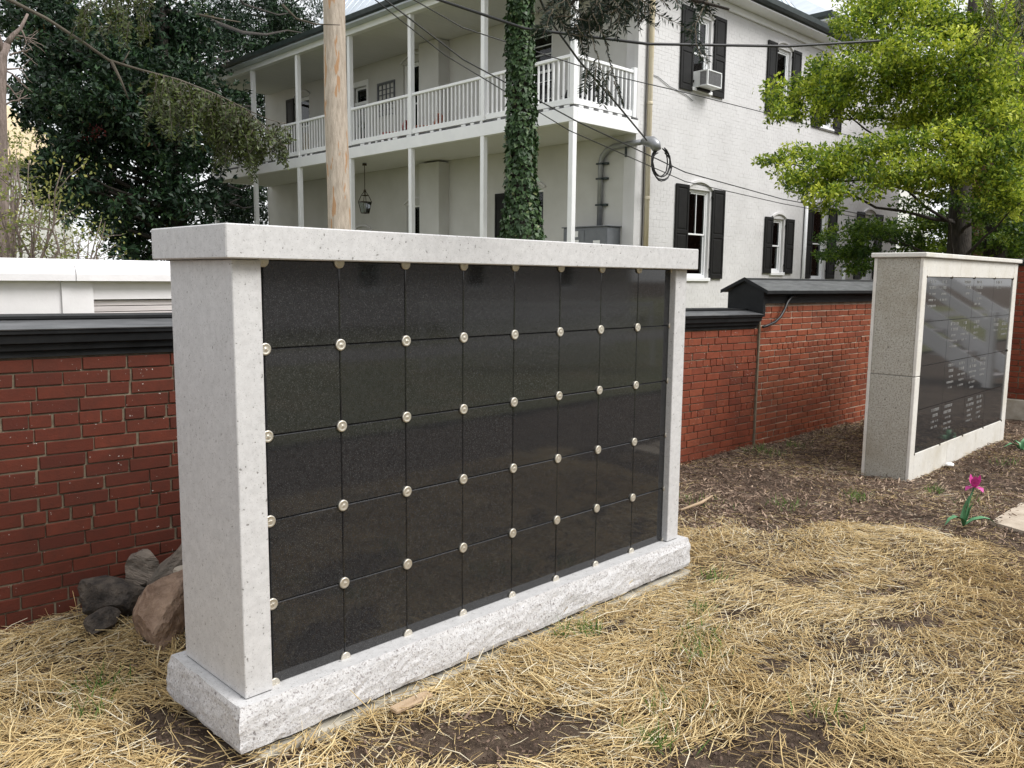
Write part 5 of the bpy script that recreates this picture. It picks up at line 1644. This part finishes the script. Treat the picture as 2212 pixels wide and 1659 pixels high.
# ------------------------------------------------------------------ rocks and small things
def rock(name, loc, size, seed, mat, label, rot=(0, 0, 0), cuts=9, sub=3):
    import bmesh
    bm = bmesh.new()
    bmesh.ops.create_icosphere(bm, subdivisions=sub, radius=1.0)
    rr = random.Random(seed)
    for _ in range(cuts):       # broken flat faces
        nrm = Vector((rr.gauss(0, 1), rr.gauss(0, 1), rr.gauss(0, 1))).normalized()
        dist = rr.uniform(.55, .88)
        for v in bm.verts:
            e = v.co.dot(nrm) - dist
            if e > 0: v.co -= nrm * e
    for v in bm.verts:
        q = v.co
        v.co *= 1 + (float(vnoise(q.x * 2 + seed, q.y * 2 + q.z * 1.3, 1, 50)) - .5) * .16 + (float(vnoise(q.x * 5 + seed, q.y * 5 + q.z * 4, 1, 51)) - .5) * .12 + (float(vnoise(q.x * 13 + seed, q.y * 13 + q.z * 11, 1, 52)) - .5) * .05
        v.co = Vector((v.co.x * size[0], v.co.y * size[1], v.co.z * size[2]))
    me = bpy.data.meshes.new(name); bm.to_mesh(me); bm.free()
    me.materials.append(mat)
    o = link(name, me, None, loc, rot)
    return tag(o, label, 'rock')


rock('rock', (0.09, 1.17, 0.085), (.24, .17, .20), 3, M['rock_r'], 'tan boulder with a dark patch leaning beside the columbarium base', (0.2, -.55, .8), 16, 4)
rock('rock', (0.02, 1.60, 0.055), (.21, .14, .14), 8, M['rock_d'], 'nearly black rock low against the brick wall, leftmost of the heap', (.1, .3, .2), 18, 4)
rock('rock', (0.40, 1.56, 0.135), (.30, .14, .22), 15, M['rock_g'], 'layered grey brown rock standing highest at the back of the heap', (.2, -.5, .3), 16, 4)
rock('rock', (0.33, 1.36, 0.17), (.17, .07, .035), 23, M['rock_p'], 'pale flat stone slab lying between the boulders', (.3, .3, .5), 6, 3)
rock('rock', (-0.10, 1.42, 0.02), (.10, .08, .07), 41, M['rock_d'], 'small dark stone tucked in the straw before the dark rocks', (0, .2, .6), 10, 3)
rock('rock', (0.17, 1.63, 0.16), (.12, .09, .10), 43, M['rock_g'], 'angular brown grey stone wedged between the dark and the layered rock', (.4, .2, .9), 12, 3)
rock('rock', (0.22, 1.45, 0.07), (.11, .09, .09), 47, M['rock_d'], 'small dark stone between the tan boulder and the wall', (.2, .2, .3), 12, 3)
rock('rock', (6.80, -0.16, -0.012), (.055, .04, .018), 31, M['label'], 'small white pebble on the mulch before the old columbarium', (0, 0, .3), 4, 3)
rock('rock', (6.35, 0.25, 0.015), (.13, .06, .045), 37, M['rock_g'], 'knobbly grey root stone in the mulch left of the old columbarium', (0, 0, .4), 6, 3)
wd = MB().box(-.10, .10, -.022, .022, 0, .018, .004).build('wood_scrap', M['wood_new'], None, (0.50, -0.165, -.008), (0.12, 0.05, .10))
tag(wd, 'short weathered board lying along the front of the granite base', 'board')
stk = MB().tube([(3.56, .62, .02), (3.80, .60, .035), (4.05, .66, .03)], [.010, .012, .007], 6).build('stick', M['wood_new'])
tag(stk, 'pale straight stick on the mulch beside the right pillar', 'stick')


def tulip_leaf(pts, w, parent):
    n = len(pts); vs, fs = [], []
    pts = [Vector(p) for p in pts]
    for i, p in enumerate(pts):
        d = (pts[min(i + 1, n - 1)] - pts[max(i - 1, 0)]).normalized()
        s = d.cross(Vector((0, 0, 1)))
        s = s.normalized() if s.length > .05 else Vector((1, 0, 0))
        u = s.cross(d)
        t = i / (n - 1)
        ww = w * (math.sin(math.pi * min(1, .12 + t * .88)) ** .8) * .5 + .001
        vs += [tuple(p - s * ww + u * ww * .55), tuple(p), tuple(p + s * ww + u * ww * .55)]
    for i in range(n - 1):
        fs += [(3 * i, 3 * i + 1, 3 * i + 4, 3 * i + 3), (3 * i + 1, 3 * i + 2, 3 * i + 5, 3 * i + 4)]
    b_ = MB().add(vs, fs, True)
    return b_.build('leaf', M['tulip_leaf'], parent)


TU = empty('tulip', (4.79, -0.885, -.03))
tag(TU, 'magenta and white tulip with broad green leaves growing out of the mulch', 'tulip')
rt_ = Vector(RT)         # broad side towards the viewer's right
rt2 = Vector((.70, -.71, 0)); fw2 = Vector((.71, .70, 0))
q = lambda a, b, z: tuple(rt2 * a + fw2 * b + Vector((0, 0, z)))
MB().tube([q(0, 0, 0), q(.01, 0, .10), q(.03, .01, .20), q(.055, .01, .285)], [.007, .0065, .006, .0055], 8).build('stem', M['tulip_leaf'], TU)
tulip_leaf([q(0, -.005, .01), q(.05, -.02, .055), q(.11, -.03, .07), q(.16, -.03, .062), q(.205, -.03, .038)], .055, TU)
tulip_leaf([q(0, .0, .01), q(-.03, -.01, .06), q(-.07, -.015, .075), q(-.11, -.02, .06), q(-.15, -.03, .02)], .045, TU)
tulip_leaf([q(.005, .0, .01), q(.015, .0, .07), q(.035, .01, .12), q(.055, .01, .16)], .04, TU)
tulip_leaf([q(.0, .01, .01), q(.0, .02, .07), q(.015, .02, .14), q(.04, .02, .21), q(.062, .02, .245)], .034, TU)
ft = Vector(q(.058, .01, .285))
for k in range(6):
    t = k * math.pi / 3 + .3
    op = .55 if k % 2 else 1.0
    d = Vector((math.cos(t), math.sin(t), 0))
    pts = [ft, ft + d * .026 * op + Vector((0, 0, .006 if op == 1 else .02)), ft + d * .048 * op + Vector((0, 0, .0 if op == 1 else .05)), ft + d * .062 * op + Vector((0, 0, -.022 if op == 1 else .085))]
    s = d.cross(Vector((0, 0, 1)))
    vs, fs = [], []
    for i, p in enumerate(pts):
        w = (.006, .024, .027, .005)[i]
        vs += [tuple(p - s * w), tuple(p + Vector((0, 0, -.003))), tuple(p + s * w)]
    for i in range(3): fs += [(3 * i, 3 * i + 1, 3 * i + 4, 3 * i + 3), (3 * i + 1, 3 * i + 2, 3 * i + 5, 3 * i + 4)]
    pe = MB().add(vs, fs, True).build('petal', M['petal'], TU)
    if k % 2 == 0:
        MB().add([tuple(pts[1] - s * .024 + Vector((0, 0, .003))), tuple(pts[1] + s * .024 + Vector((0, 0, .003))), tuple(pts[1] + s * .018 + d * .006 + Vector((0, 0, .004))), tuple(pts[1] - s * .018 + d * .006 + Vector((0, 0, .004)))], [(0, 1, 2, 3)]).build('petal_band', M['petal_w'], pe)
MB().lathe([(.004, 0), (.007, .02), (.003, .035)], 8, tuple(ft)).build('stamen', M['pollen'], TU)
SP = empty('tulip', (8.05, -.44, -.03))
tag(SP, 'green tulip leaves without a flower at the right edge by the old columbarium', 'tulip')
for a, b, z in ((.14, 0, .05), (-.14, 0, .08), (.08, .05, .12), (-.05, .05, .10), (.17, -.02, .02)):
    tulip_leaf([q(0, 0, .0), q(a * .4, b * .4, z * .8), q(a * .75, b * .8, z), q(a * 1.3, b, z * .6)], .05, SP)
